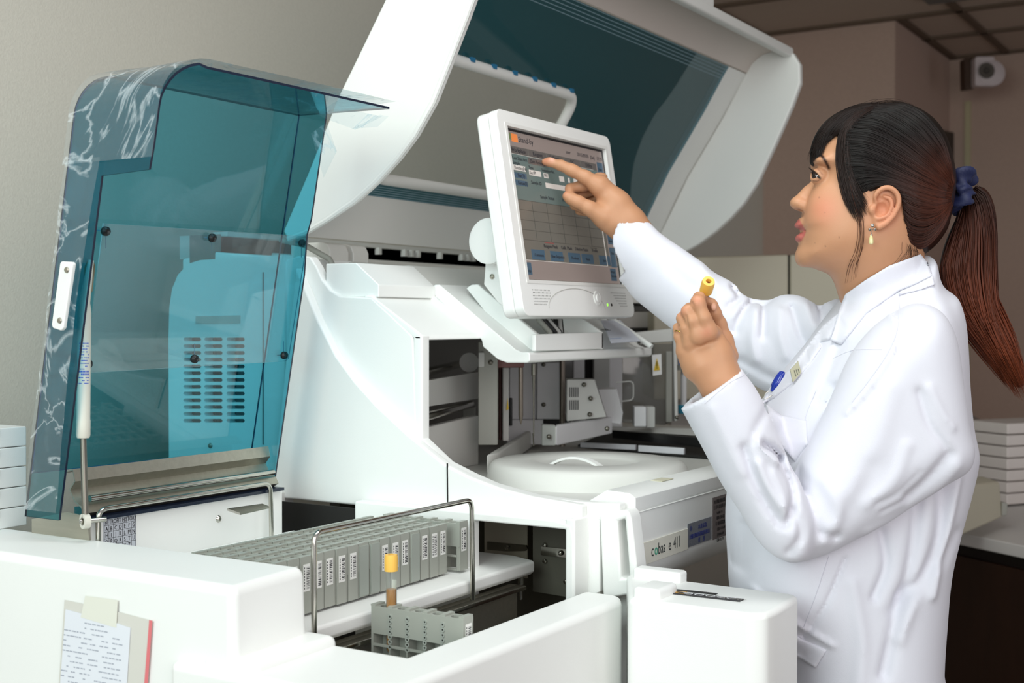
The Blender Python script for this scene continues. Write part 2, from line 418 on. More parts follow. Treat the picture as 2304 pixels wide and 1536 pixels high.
# reagent disk lid
cx, cy = -1.012, 1.862
lathe('disk_lid', [(0, .0205), (.075, .0205), (.082, .024), (.088, .0285), (.150, .0275), (.158, .025), (.163, .018), (.166, .004), (.168, -.004), (.176, -.006), (.177, -.012)], (cx, cy, 1.034), WHITE2, AN, n=96, angle=50)
bm = bmesh.new()
hs = []
for i in range(13):
    t = -1+2*i/12; hs.append((t*.05, .0215+.016*(1-t*t)))
for (a, b) in zip(hs, hs[1:]):
    add_prism(bm, [(cx+a[0], 1.034+a[1]-.004), (cx+b[0], 1.034+b[1]-.004), (cx+b[0], 1.034+b[1]), (cx+a[0], 1.034+a[1])], 'y', cy-.045, cy-.03)
ho = finish('disk_lid_handle', bm, WHITE, AN)
# wedge barrier on the deck
w = [atZ(1095, 1066, 1.035), atZ(1120, 1062, 1.035), atZ(1198, 1005, 1.035), atZ(1188, 1003, 1.035)]
bm = bmesh.new(); lo = [bm.verts.new(q) for q in w]
hi = [bm.verts.new(Vector(q)+Vector((0, 0, hh))) for q, hh in zip(w, (.032, .032, .034, .034))]
bm.faces.new(lo); bm.faces.new(hi)
for i in range(4): bm.faces.new((lo[i], lo[(i+1) % 4], hi[(i+1) % 4], hi[i]))
finish('deck_barrier', bm, WHITE2, AN, True, 0.0025)
# inner left curb that runs back from the skin
prism('inner_curb', [(1.606, 1.03), (1.606, 1.075), (1.72, 1.105), (1.95, 1.12), (1.95, 1.03)], 'x', -1.30, -1.285, WHITE2, AN, 0.002)
# corner post and roof
box('corner_post', -1.165, -1.148, 1.575+.011, 1.606, 1.06, 1.27, WHITE, AN, 0.003)
roof = [(-1.26, 1.331), (-1.246, 1.331), (-1.152, 1.272), (-1.147, 1.262), (-1.16, 1.262), (-1.262, 1.32)]
prism('front_roof', roof, 'y', 1.586, 1.75, WHITE, AN, 0.003)
# dark interior behind the window
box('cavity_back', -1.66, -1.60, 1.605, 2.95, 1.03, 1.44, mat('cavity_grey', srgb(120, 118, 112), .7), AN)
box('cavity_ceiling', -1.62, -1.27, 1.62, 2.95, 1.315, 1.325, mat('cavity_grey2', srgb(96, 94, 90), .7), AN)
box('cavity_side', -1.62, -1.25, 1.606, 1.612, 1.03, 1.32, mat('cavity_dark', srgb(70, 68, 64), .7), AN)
# small cover box on the shoulder
box('shoulder_filler', -1.275, -1.165, 1.70, 1.752, 1.26, 1.329, WHITE, AN) if False else None
prism('shoulder_filler', [(-1.275, 1.30), (-1.275, 1.338), (-1.245, 1.338), (-1.19, 1.298), (-1.19, 1.27)], 'y', 1.735, 1.752, WHITE, AN, 0)
cb = PY([(733, 593), (801, 591), (852, 640), (852, 668), (762, 668), (742, 653), (733, 640)], 1.592)
prism('shoulder_cover', cb, 'y', 1.592, 1.745, WHITE, AN, 0.002)
for u, v in ((858, 626), (949, 628)):
    q = atD(u, v, 2.06); q = atX(u, v, -1.262)
    dm = bmesh.new(); add_lathe(dm, [(.011, -.001), (.011, .001), (.008, .0025), (0, .003)], (q[0], q[1], q[2]-.001), (.62, 0, .78), 20); finish('cover_dimple', dm, WHITE, AN)
# rear top skin and long beams toward the right
bm = bmesh.new(); add_prism(bm, [(-1.60, 1.33), (-1.60, 1.415), (-1.35, 1.385), (-1.29, 1.385), (-1.24, 1.345), (-1.23, 1.33)], 'y', 1.745, 2.95)
finish('top_deck', bm, WHITE2, AN, True, .003)
bm = bmesh.new(); add_prism(bm, [(-1.68, 1.30), (-1.68, 1.40), (-1.60, 1.41), (-1.42, 1.395), (-1.40, 1.30)], 'y', 1.606, 1.76)
finish('rear_deck', bm, WHITE, AN, True, .004)
box('rear_rail', -1.62, -1.585, 1.62, 2.95, 1.437, 1.445, LIGHTG, AN, 0.001)
box('rear_channel', -1.70, -1.60, 1.62, 2.95, 1.40, 1.441, LIGHTG, AN)
for u in (773, 790, 849, 907, 922, 937, 987, 1036, 1049, 1062):
    q = atX(u, 566, -1.586); box('rail_clip', -1.589, -1.578, q[1]-.004, q[1]+.004, 1.424, 1.438, LIGHTG, AN)
# hinge block with two humps
hp = [(0, 0), (.03, 0), (.03, .022), (.026, .032), (.016, .036), (-.05, .036), (-.05, .026), (0, .026)]
for (u0, u1) in ((733, 775), (785, 820)):
    a = atX(u0, 590, -1.45)[1]; b = atX(u1, 590, -1.45)[1]
    prism('hinge_knuckle', [(-1.47+x, 1.392+z) for x, z in [(-.06, 0), (.03, 0), (.03, .02), (.024, .032), (.012, .036), (-.06, .036)]], 'y', a, b, WHITE2, AN, .002)
tube('hinge_cable', [(-1.50, 1.66, 1.43), (-1.45, 1.665, 1.42), (-1.40, 1.67, 1.395), (-1.37, 1.67, 1.35)], .005, MIDG, AN)

# interior mechanisms
def pxbox(name, u0, u1, v0, v1, d, dd, m, parent=AN, bevel=.002):
    """upright block standing inside the cavity at depth d"""
    a = atD(u0, v1, d); b = atD(u1, v0, d)
    bm = bmesh.new(); w = Vector(atD(u1, v1, d))-Vector(a); w.z = 0; dp = Vector((-.849*0+fw[0], fw[1], 0)).normalized()*dd
    v = [Vector(a), Vector(a)+w, Vector(a)+w+dp, Vector(a)+dp]; h = b[2]-a[2]
    lo = [bm.verts.new(q) for q in v]; hi = [bm.verts.new(q+Vector((0, 0, h))) for q in v]
    bm.faces.new(lo); bm.faces.new(hi)
    for i in range(4): bm.faces.new((lo[i], lo[(i+1) % 4], hi[(i+1) % 4], hi[i]))
    return finish(name, bm, m, parent, True, bevel)
def horiz_rod(name, p0, p1, r, m):
    return tube(name, [p0, p1], r, m, AN, 14)
def rodpts(u0, v0, d0, u1, v1):
    a = atD(u0, v0, d0); b0 = ray(u1, v1); t = (a[2]-CZ)/b0[2]; return a, CAM+b0*t
a, b = rodpts(925, 845, 2.02, 1050, 815); horiz_rod('guide_rod', a, a+(b-a)*.97, .0075, STEELP)
a, b = rodpts(925, 946, 2.02, 1062, 908); horiz_rod('guide_rod', a, a+(b-a)*.97, .0075, STEELP)
a, b = rodpts(925, 864, 2.05, 1070, 838)
for (v0, v1, nm) in ((852, 865, 'rail_cover'), (868, 905, 'rail_cover')):
    pass
bm = bmesh.new(); a = Vector(atD(925, 860, 2.10)); b = Vector(atD(1072, 835, 2.42)); c = Vector(atD(1072, 895, 2.42)); d = Vector(atD(925, 918, 2.10))
n_ = (b-a).cross(d-a).normalized()*.01
vv = [bm.verts.new(q) for q in (a, b, c, d, a-n_, b-n_, c-n_, d-n_)]
for f in ((0, 1, 2, 3), (7, 6, 5, 4), (0, 4, 5, 1), (1, 5, 6, 2), (2, 6, 7, 3), (3, 7, 4, 0)): bm.faces.new([vv[i] for i in f])
finish('carriage_beam', bm, LIGHTG, AN)
lathe('rod_bearing', [(.018, 0), (.018, .014), (.009, .014)], atD(1056, 815, 2.40), LIGHTG, AN, axis=-fw, n=20)
pxbox('bearing_block', 1040, 1062, 798, 834, 2.46, .03, MIDG)
pxbox('bearing_block', 1040, 1070, 915, 945, 2.46, .03, MIDG)
pxbox('pipetter_column', 1076, 1120, 768, 1001, 2.25, .05, MIDG)
pxbox('column_flange', 1076, 1090, 792, 826, 2.24, .01, LIGHTG)
pxbox('arm_head', 1118, 1179, 805, 827, 2.28, .04, mat('maroon_cover', srgb(122, 78, 74), .5))
pxbox('cover_panel', 1122, 1130, 826, 990, 2.38, .03, mat('dark_red_panel', srgb(70, 26, 20), .5))
pxbox('inner_column', 1131, 1145, 826, 992, 2.35, .05, LIGHTG)
pxbox('wash_cover', 1146, 1208, 815, 943, 2.62, .05, mat('white_cover_in', srgb(226, 226, 228), .5))
pxbox('wash_cover', 1208, 1262, 815, 943, 2.60, .07, mat('white_cover_in', srgb(226, 226, 228), .5))
pxbox('wash_base', 1140, 1222, 944, 1000, 2.60, .09, mat('white_cover_in', srgb(226, 226, 228), .5))
pxbox('drip_slot', 1145, 1153, 895, 958, 2.58, .01, BLACK)
pxbox('drain_tray', 1200, 1285, 937, 960, 2.70, .08, BLACK)
pxbox('back_column', 1290, 1315, 800, 945, 3.0, .05, mat('white_cover_in', srgb(226, 226, 228), .5))
pxbox('back_column', 1318, 1334, 800, 945, 3.05, .05, DARKIN)
pxbox('back_column', 1336, 1372, 800, 945, 3.0, .08, LIGHTG)
pxbox('back_panel', 1262, 1400, 800, 1000, 3.12, .02, mat('white_cover_in', srgb(226, 226, 228), .5))
tube('support_rod', [atZ(1265, 1004, 1.04), atZ(1265, 1004, 1.04)+np.array([0, 0, .225])], .0058, mat('rod_brown_steel', srgb(128, 118, 108), .3, .7), AN)
q = atD(1172, 827, 2.27); tube('probe', [q, q-np.array([0, 0, .085]), q-np.array([0, 0, .10])], .004, mat('rod_brown_steel', srgb(128, 118, 108), .3, .7), AN, rs=[.0042, .0042, .001])
q = atD(1201, 818, 2.22); tube('sample_needle', [q, q-np.array([0, 0, .02]), q-np.array([0, 0, .021]), q-np.array([0, 0, .055]), q-np.array([0, 0, .125]), atD(1199, 975, 2.22), atD(1201, 1001, 2.2)], .003, STEELD, AN, rs=[.0045, .0045, .0028, .0016, .0011, .0011, .0014])
# pivoting arm cover
bm = bmesh.new(); pts = [(1275, 853), (1338, 853), (1365, 938), (1275, 948)]
A_ = [Vector(atD(u, v, 2.42)) for u, v in pts]; dp = Vector((fw[0], fw[1], 0))*.05
lo = [bm.verts.new(q) for q in A_]; hi = [bm.verts.new(q+dp) for q in A_]; bm.faces.new(lo); bm.faces.new(hi)
for i in range(4): bm.faces.new((lo[i], lo[(i+1) % 4], hi[(i+1) % 4], hi[i]))
finish('gripper_cover', bm, LIGHTG, AN, True, .002)
bm = bmesh.new(); pts = [(1345, 875), (1388, 874), (1402, 928), (1398, 955), (1368, 950)]
A_ = [Vector(atD(u, v, 2.52)) for u, v in pts]; lo = [bm.verts.new(q) for q in A_]; hi = [bm.verts.new(q+dp) for q in A_]; bm.faces.new(lo); bm.faces.new(hi)
for i in range(5): bm.faces.new((lo[i], lo[(i+1) % 5], hi[(i+1) % 5], hi[i]))
finish('gripper_guard', bm, mat('white_cover_in', srgb(226, 226, 228), .5), AN, True, .002)
bm = bmesh.new()
for j in range(2):
    for i in range(5):
        u = 1281+i*4.6; v = 871+j*29
        a = atD(u, v+22, 2.418); b = atD(u+2, v, 2.418); w = Vector(atD(u+2, v+22, 2.418))-Vector(a)
        q = [Vector(a), Vector(a)+w, Vector(a)+w+Vector((0, 0, b[2]-a[2])), Vector(a)+Vector((0, 0, b[2]-a[2]))]
        bm.faces.new([bm.verts.new(k) for k in q])
finish('vent_slots', bm, BLACK, AN)
for u, v, d in ((1329, 896, 2.41), (1327, 932, 2.41), (1314, 865, 2.41), (1223, 820, 2.59), (1223, 910, 2.59), (1235, 982, 2.3), (1366, 964, 2.29), (1104, 815, 2.245), (1438, 768, 2.68), (1523, 939, 2.68)):
    bm = bmesh.new(); add_lathe(bm, [(0, .003), (.003, .002), (.0045, 0)], atD(u, v, d), -fw, 12); finish('screw', bm, STEELD, AN)
# swing arm
bm = bmesh.new(); pts = [(1219, 955), (1251, 957), (1377, 938), (1377, 975), (1251, 1003), (1219, 1003)]
def slab(name, pts, m, bevel=.003, dd=.03):
    bm = bmesh.new(); A_ = [Vector(atD(u, v, d)) for u, v, d in pts]; dp = Vector((fw[0], fw[1], 0))*dd; n = len(A_)
    lo = [bm.verts.new(q) for q in A_]; hi = [bm.verts.new(q+dp) for q in A_]; bm.faces.new(lo); bm.faces.new(hi)
    for i in range(n): bm.faces.new((lo[i], lo[(i+1) % n], hi[(i+1) % n], hi[i]))
    return finish(name, bm, m, AN, True, bevel)
slab('swing_arm_end', [(1219, 955, 2.33), (1251, 957, 2.30), (1251, 1003, 2.30), (1219, 1003, 2.33)], LIGHTG)
slab('swing_arm', [(1251, 957, 2.30), (1377, 938, 2.52), (1377, 975, 2.52), (1251, 1003, 2.30)], mat('white_cover_in', srgb(226, 226, 228), .5))
# clear door with warning label
slab('door_frame_top', [(1424, 748, 2.72), (1520, 738, 2.72), (1524, 768, 2.72), (1424, 775, 2.72)], WHITE2, .003, .02)
slab('door_edge', [(1514, 740, 2.715), (1522, 740, 2.715), (1526, 945, 2.715), (1518, 948, 2.715)], WHITE2, .002, .02)
slab('clear_door', [(1400, 775, 2.72), (1516, 772, 2.72), (1519, 945, 2.72), (1495, 956, 2.72), (1400, 950, 2.72)], clear_mat('smoky_clear', (.62, .62, .60, 1), haze=.12, haze_col=(.6, .6, .58, 1)), .001, .004)
pxbox('door_gasket', 1498, 1512, 790, 950, 2.71, .006, MIDG)
slab('warning_label', [(1467, 798, 2.70), (1488, 796, 2.70), (1489, 842, 2.70), (1469, 845, 2.70)], mat('sticker_white', srgb(238, 238, 236), .5), 0, .001)
slab('warning_triangle', [(1478, 805, 2.698), (1485, 832, 2.698), (1471, 834, 2.698)], mat('warning_yellow', srgb(226, 190, 40), .5), 0, .0006)
pxbox('warning_mark', 1477.3, 1479, 813, 824, 2.696, .0005, BLACK, bevel=0); pxbox('warning_mark', 1477.3, 1479, 826, 828.5, 2.696, .0005, BLACK, bevel=0)
slab('warning_triangle', [(1142, 895, 2.345), (1145, 920, 2.345), (1139, 923, 2.345)], mat('warning_yellow', srgb(226, 190, 40), .5), 0, .0006)
pxbox('stop_block', 1427, 1454, 915, 960, 2.58, .04, mat('white_cover_in', srgb(226, 226, 228), .5))
pxbox('stop_block', 1454, 1474, 915, 962, 2.60, .04, LIGHTG)
tube('wire_bail', fillet([atD(1387, 860, 2.6), atD(1425, 857, 2.6), atD(1425, 900, 2.6), atD(1395, 903, 2.6)], .01), .0015, LIGHTG, AN, 8)
# tip magazine area: dark tray with white tip rows
slab('magazine_rim', [(1378, 960, 2.75), (1600, 966, 2.55), (1600, 982, 2.5), (1378, 968, 2.7)], LIGHTG, .002, .02)
bm = bmesh.new()
P4 = [atZ(1300, 1000, 1.036), atZ(1378, 966, 1.036), atZ(1640, 985, 1.036), atZ(1640, 1030, 1.036), atZ(1480, 1018, 1.036)]
bm.faces.new([bm.verts.new(q) for q in P4]); r = bmesh.ops.extrude_face_region(bm, geom=bm.faces[:])
for g in r['geom']:
    if isinstance(g, bmesh.types.BMVert): g.co.z -= .004
finish('magazine_well', bm, DARKIN, AN)
bm = bmesh.new()
for i in range(22):
    u = 1310+i*5.6; q = atZ(u, 1005+i*.25, 1.037); add_box(bm, q[0]-.003, q[0]+.003, q[1]-.003, q[1]+.003, 1.036, 1.046)
for i in range(26):
    u = 1440+i*3.9; q = atZ(u, 1014+i*.25, 1.037); add_box(bm, q[0]-.0022, q[0]+.0022, q[1]-.003, q[1]+.003, 1.036, 1.048)
tp = finish('tip_row', bm, mat('tip_white', srgb(215, 215, 220), .4), AN); tp['kind'] = 'stuff'
slab('magazine_wall', [(1378, 968, 2.68), (1610, 988, 2.45), (1610, 1010, 2.42), (1378, 985, 2.66)], BLACK, 0, .01)

# monitor shelf
SYY = 1.745
sh = PY([(978, 640), (988, 640), (1160, 786), (1174, 792), (1188, 792), (1192, 796), (1192, 812), (1186, 816), (1140, 816), (1120, 809), (1086, 780), (1083, 765), (985, 672), (960, 655)], SYY)
prism('monitor_shelf', sh, 'y', SYY, 2.19, WHITE, AN, 0.004, bseg=3)
bm = bmesh.new()
rimp = PY([(1048, 648), (1060, 640), (1074, 639), (1208, 752), (1200, 790), (1150, 775)], 1.79)
add_prism(bm, rimp, 'y', 1.79, 1.80); finish('trough_side', bm, WHITE, AN, True, .002)
XT = PY([(1200, 770)], SYY)[0][0]-.004
fwp = [atX(1205, 752, XT), atX(1358, 747, XT), atX(1358, 785, XT), atX(1205, 790, XT)]
prism('trough_front', [tuple(q[1:]) for q in fwp], 'x', XT-.008, XT, WHITE, AN, .002)
ry = fwp[1][1]; prism('trough_side', [(XT-.12, fwp[1][2]+.075), (XT, fwp[1][2]), (XT, fwp[1][2]-.03), (XT-.12, fwp[1][2]-.03)], 'y', ry-.008, ry, WHITE, AN, .002)
ZF = fwp[0][2]
for k, (y0, c, r) in enumerate(((1.70, MIDG, .005), (1.715, BLACK, .0055), (1.735, BLACK, .004), (1.73, LIGHTG, .0045))):
    tube('cable', [(XT-.05, y0+.13, ZF+.05), (XT-.04, y0+.138, ZF+.022), (XT-.03, y0+.155, ZF+.002), (XT-.04, y0+.18, ZF-.006), (XT-.05, y0+.19, ZF+.03)], r, c, AN, 10)
nq = [atX(1352, 722, XT-.06), atX(1395, 722, XT-.06), atX(1440, 768, XT+.015), atX(1375, 772, XT+.015)]
bm = bmesh.new(); vv = [bm.verts.new(q) for q in nq]
bm.faces.new(vv); r = bmesh.ops.extrude_face_region(bm, geom=bm.faces[:])
for g in r['geom']:
    if isinstance(g, bmesh.types.BMVert): g.co += Vector((.0008, 0, .0016))
sn = finish('shelf_note', bm, mat('note_paper', srgb(220, 224, 236), .6)); tag(sn, 'pale blue note slip with handwriting lying on the shelf below the monitor', 'note')
nx = Vector(nq[2])-Vector(nq[3]); ny = Vector(nq[1])-Vector(nq[2])
for k, (s_, m_) in enumerate((('mark.', BLACK), ('______', mat('pale_blue_ink', srgb(140, 170, 215), .6)))):
    text_mesh(s_, .014, frame_mat(Vector(nq[3])+ny*(.5-.35*k)+Vector((.001, .004, .003)), nx, ny), m_, 'handwriting', sn)
q0, q1 = atX(1352, 700, XT-.09), atX(1466, 780, XT+.02)
tube('shelf_rib', [q0, q1], .005, WHITE, AN)
# fascia marks
LET = mat('letter_grey', srgb(60, 66, 66), .5); LGREEN = mat('letter_green', srgb(40, 160, 130), .5)
CREAM = mat('label_cream', srgb(222, 220, 208), .5)
def yrect(px, x): return [atX(u, v, x)[1:] for u, v in px]
box('model_strip', XF, XF+.0018, 1.628, 1.786, .946, .978, CREAM, AN, 0.0005)
def ftext(s, y, z, size, m, sx=1.0, x=XF+.0022, nm='lettering'):
    return text_mesh(s, size, frame_mat((x, y, z), (0, 1, 0), (0, 0, 1)), m, nm, AN, sx=sx)
ftext('c', 1.658, .955, .024, LET, .80); ftext('o', 1.6685, .955, .024, LGREEN, .88); ftext('bas', 1.6805, .955, .024, LET, .78); ftext('e', 1.716, .955, .024, LET, .8)
ftext('411', 1.733, .955, .024, LET, .72)
SIL = mat('silver_sticker', srgb(128, 134, 146), .3, .5, bump=.3, bscale=400); BLUEI = mat('blue_ink', srgb(38, 52, 130), .5); DKI = mat('dark_ink', srgb(30, 26, 30), .5)
SIL2 = mat('grey_sticker', srgb(112, 103, 103), .4, .25, bump=.3, bscale=400)
s1 = [atX(1547, 1178, XF), atX(1600, 1162, XF), atX(1600, 1212, XF), atX(1549, 1231, XF)]
y0, y1 = s1[0][1], s1[1][1]; z1 = (s1[0][2]+s1[1][2])/2; z0 = (s1[2][2]+s1[3][2])/2
box('asset_sticker', XF, XF+.001, y0, y1, z0, z1, SIL, AN)
ftext('本產品為', y0+.037, z1-.0125, .0085, BLUEI, 1.0, XF+.0013); ftext('台灣羅氏醫療診斷設備股份有限公司', y0+.004, z1-.0235, .0078, BLUEI, .62, XF+.0013)
ftext('資    產', y0+.037, z0+.003, .0085, BLUEI, 1.0, XF+.0013); ftext('Ⓡ', y0+.005, z1-.012, .010, BLUEI, 1.0, XF+.0013)
y2, y3 = atX(1603, 1120, XF)[1], atX(1603, 1120, XF)[1]+.075
z3 = atX(1602, 1120, XF)[2]; z2 = atX(1604, 1214, XF)[2]
box('service_sticker', XF, XF+.001, y2, y3, z2, z3, SIL2, AN)
for k, (s_, sz, x_) in enumerate((('Ⓡ台灣羅氏醫療診斷', .0075, .004), ('上 班 時 間 服 務 專 線', .0075, .004), ('Tel:-0800-  TV', .006, .014), ('0800-230-418', .0085, .014), ('非上班時段緊急專線', .0075, .010), ('台北:02-2715-0489', .0065, .016), ('台中:0932-5701', .0065, .016), ('高雄:0932-7702', .0065, .016))):
    ftext(s_, y2+x_, z3-.010-k*.0088, sz*.92, DKI, .72, XF+.0013)
box('tape_piece', -.842, -.822, 1.745, 1.785, 1.0513, 1.0522, mat('yellowed_tape', srgb(208, 204, 180), .5), AN)

# front service box on the right
FB = thing('front_service_box', 'white rounded box module at lower centre with a black strip label on its top', 'instrument module', (-.63, 1.5, .5))
fbx = [(-.722, 1.434), (-.56, 1.434), (-.545, 1.445), (-.542, 1.47), (-.546, 1.56), (-.556, 1.572), (-.70, 1.576), (-.796, 1.576), (-.774, 1.535), (-.745, 1.48)]
bm = bmesh.new(); add_prism(bm, fbx, 'z', .30, .945); finish('casing', bm, WHITE, FB, True, .012, 4)
bm = bmesh.new(); add_box(bm, -.775, -.705, 1.552, 1.577, .93, .959); finish('raised_step', bm, WHITE, FB, True, .004)
bm = bmesh.new(); add_box(bm, -.721, -.684, 1.443, 1.50, .93, .958); finish('raised_step', bm, WHITE, FB, True, .006, 3)
prism('slot', [tuple(atZ(u, v, .9452)[:2]) for u, v in ((1500, 1323), (1615, 1335), (1610, 1338), (1500, 1326))], 'z', .9445, .9458, BLACK, FB)
sl = [atZ(u, v, .9455) for u, v in ((1505, 1329), (1675, 1348), (1664, 1353), (1497, 1334))]
prism('strip_label', [tuple(q[:2]) for q in sl], 'z', .945, .9462, mat('label_black', srgb(44, 42, 44), .5), FB)
ex = Vector(sl[1])-Vector(sl[0]); ex.z = 0
def lbl(s, t, m, size, sx):
    o = Vector(sl[3])+(Vector(sl[2])-Vector(sl[3]))*t; o.z = .9466; o += Vector((0, .004, 0))
    text_mesh(s, size, frame_mat(o, ex, Vector((-ex.y, ex.x, 0))), m, 'lettering', FB, sx=sx)
lbl('C', .07, mat('gold_ink', srgb(214, 160, 60), .5), .018, 1.4); lbl('OOOCC', .2, mat('white_ink', srgb(225, 225, 230), .5), .014, 1.3)
lbl('CAUTION SAFETY', .54, mat('grey_ink', srgb(150, 146, 140), .5), .010, .62)
# ------------------------------------------------------------------ hood (part of the analyzer, with its own sub-parts)
front_c = [(-1.445, 1.428), (-1.407, 1.437), (-1.359, 1.457), (-1.304, 1.484), (-1.259, 1.514), (-1.22, 1.546), (-1.186, 1.58), (-1.151, 1.628), (-1.122, 1.685), (-1.09, 1.75), (-1.062, 1.81), (-1.043, 1.86), (-1.044, 1.905), (-1.06, 1.932), (-1.08, 1.945)]
back_c = [(-1.13, 1.947), (-1.165, 1.925), (-1.195, 1.875), (-1.241, 1.796), (-1.29, 1.722), (-1.335, 1.655), (-1.40, 1.535), (-1.455, 1.44)]
hood_parent = bpy.data.objects.new('hood', None); COL.objects.link(hood_parent); hood_parent.parent = AN; hood_parent.location = (0, 0, 0)
HN, HF = 1.615, 3.0
side_poly = front_c+back_c
# near side panel: outer skin with a rounded lip along the front curve
prism('hood_side', side_poly, 'y', HN, HN+.022, HOODW, hood_parent, 0.005, bseg=3)
prism('hood_side', side_poly, 'y', HF-.022, HF, HOODW, hood_parent, 0.005, bseg=3)
lip = [Vector((x, HN+.004, z)) for x, z in front_c]
tube('edge_lip', lip, .005, HOODW, hood_parent, 8)
def ribbon(name, prof, y0, y1, th, m, parent, yholes=None, bevel=0.0):
    """sheet following a profile in xz, extruded along y, with thickness th outward"""
    bm = bmesh.new(); n = len(prof); P = [Vector((x, 0, z)) for x, z in prof]; N = []
    for i in range(n):
        t = (P[min(i+1, n-1)]-P[max(i-1, 0)]).normalized(); N.append(Vector((-t.z, 0, t.x)))
    poly = [(p.x, p.z) for p in P]+[((p+q*th).x, (p+q*th).z) for p, q in zip(P[::-1], N[::-1])]
    add_prism(bm, poly, 'y', y0, y1)
    return finish(name, bm, m, parent, True, bevel, angle=30)
canopy = [(-1.455, 1.435), (-1.43, 1.48), (-1.412, 1.512), (-1.40, 1.535), (-1.37, 1.592), (-1.335, 1.655), (-1.29, 1.722), (-1.241, 1.796), (-1.195, 1.872), (-1.18, 1.895), (-1.165, 1.918)]
# white frame around the tinted window
lowf = canopy[:3]; topf = [(-1.178, 1.898), (-1.165, 1.918), (-1.14, 1.936), (-1.11, 1.943), (-1.075, 1.944)]
ribbon('hood_frame_lower', lowf, HN+.02, HF-.02, .008, HOODW, hood_parent)
ribbon('hood_frame_upper', topf, HN+.02, HF-.02, .006, mat('hood_inner_beige', srgb(206, 196, 188), .5), hood_parent)
winc = canopy[2:10]
ribbon('hood_frame_right', winc, HF-.13, HF-.02, .006, HOODW, hood_parent)
ribbon('hood_frame_left', winc, HN+.02, HN+.06, .006, HOODW, hood_parent)
box('front_lip', -1.085, -1.063, HN+.02, HF-.01, 1.925, 1.948, HOODW, hood_parent, .005)
q = atX(1600, 22, -1.075); box('lip_bump', -1.10, -1.065, q[1]-.35, q[1], 1.94, 1.972, HOODW, hood_parent, .010)
# window sheet with the service opening left clear
OY0, OY1 = 1.775, 2.285; OZ0, OZ1 = 1.541, 1.745
def c_at(z):
    for (x0, z0), (x1, z1) in zip(canopy, canopy[1:]):
        if z0 <= z <= z1: return x0+(x1-x0)*(z-z0)/(z1-z0)
prof_lo = [(c_at(1.512), 1.512), (c_at(OZ0), OZ0)]
prof_mid = [(c_at(z), z) for z in (OZ0, 1.57, 1.592, 1.62, 1.655, 1.69, 1.722, OZ1)]
prof_hi = [(c_at(z), z) for z in (OZ1, 1.77, 1.796, 1.83, 1.872, 1.895)]
bm = bmesh.new()
def sheet(prof, y0, y1, bm):
    a = [bm.verts.new((x, y0, z)) for x, z in prof]; b = [bm.verts.new((x, y1, z)) for x, z in prof]
    for i in range(len(prof)-1): bm.faces.new((a[i], b[i], b[i+1], a[i+1]))
Y0w, Y1w = HN+.06, HF-.13
sheet(prof_lo, Y0w, Y1w, bm); sheet(prof_hi, Y0w, Y1w, bm); sheet(prof_mid, Y0w, OY0, bm); sheet(prof_mid, OY1, Y1w, bm)
bmesh.ops.remove_doubles(bm, verts=bm.verts, dist=1e-5)
finish('window', bm, BLUEW, hood_parent, True)
# dotted fritting bands near the top and bottom rims of the window
bm = bmesh.new()
for (za, zb, n) in ((1.868, 1.893, 5), (1.513, 1.532, 6)):
    for k in range(n):
        z = za+(zb-za)*k/(n-1); x = c_at(z)
        add_box(bm, x+.0005, x+.0012, Y0w+.01, Y1w-.01, z-.0008, z+.0008)
for k in range(6):
    y = Y1w-.004-k*.007
    for a, b in zip(canopy[2:9], canopy[3:10]):
        bmv = [bm.verts.new(q) for q in ((a[0]+.001, y, a[1]), (a[0]+.001, y+.0012, a[1]), (b[0]+.001, y+.0012, b[1]), (b[0]+.001, y, b[1]))]; bm.faces.new(bmv)
o = finish('window_print_lines', bm, mat('print_line', srgb(120, 150, 160), .5), hood_parent)
# tube frame of the service opening
fp = []
OP = [(OZ0, OY0), (OZ1, OY0), (OZ1, OY1), (OZ0, OY1)]
ring = []
r_ = .035
corners = [(OZ0, OY0), (OZ1, OY0), (OZ1, OY1), (OZ0, OY1), (OZ0, OY0)]
loop = fillet([Vector((z, y, 0)) for z, y in [(1.64, OY0), (OZ1, OY0), (OZ1, OY1), (OZ0, OY1), (OZ0, OY0), (1.64, OY0)]], r_, 6)
pts = [Vector((c_at(min(max(p.x, 1.44), 1.917))+.006, p.y, p.x)) for p in loop]
dens = []
for a, b in zip(pts, pts[1:]):
    for k in range(6):
        z = a.z+(b.z-a.z)*k/6; y = a.y+(b.y-a.y)*k/6; dens.append(Vector((c_at(z)+.006, y, z)))
dens.append(pts[-1])
fo = tube('opening_frame', dens, .0105, HOODW, hood_parent, 12)
for i in range(7):
    bm = bmesh.new(); y = OY0+.045+i*(OY1-OY0-.06)/6.3; x = c_at(OZ1)
    add_box(bm, x+.0125, x+.018, y-.006, y+.006, OZ1+.002, OZ1+.010); finish('latch_slot', bm, mat('blue_shadow', srgb(30, 110, 150), .5), hood_parent)
bm = bmesh.new(); sheet([(x+.004, z) for x, z in prof_mid], OY0, OY1, bm); finish('clear_flap', bm, clear_mat('grey_clear', (.93, .94, .93, 1), rough=.1), hood_parent)
for o in hood_parent.children: pass

# ------------------------------------------------------------------ rack sampler module with its blue lid
SM = thing('rack_sampler', 'white rack sampler module with an open blue acrylic lid and a steel conveyor trough', 'sample loader', (-1.1, 1.2, 0))
hb = [(-2.0, .30), (-2.0, 1.01), (-.95, 1.01), (-.942, .30)]
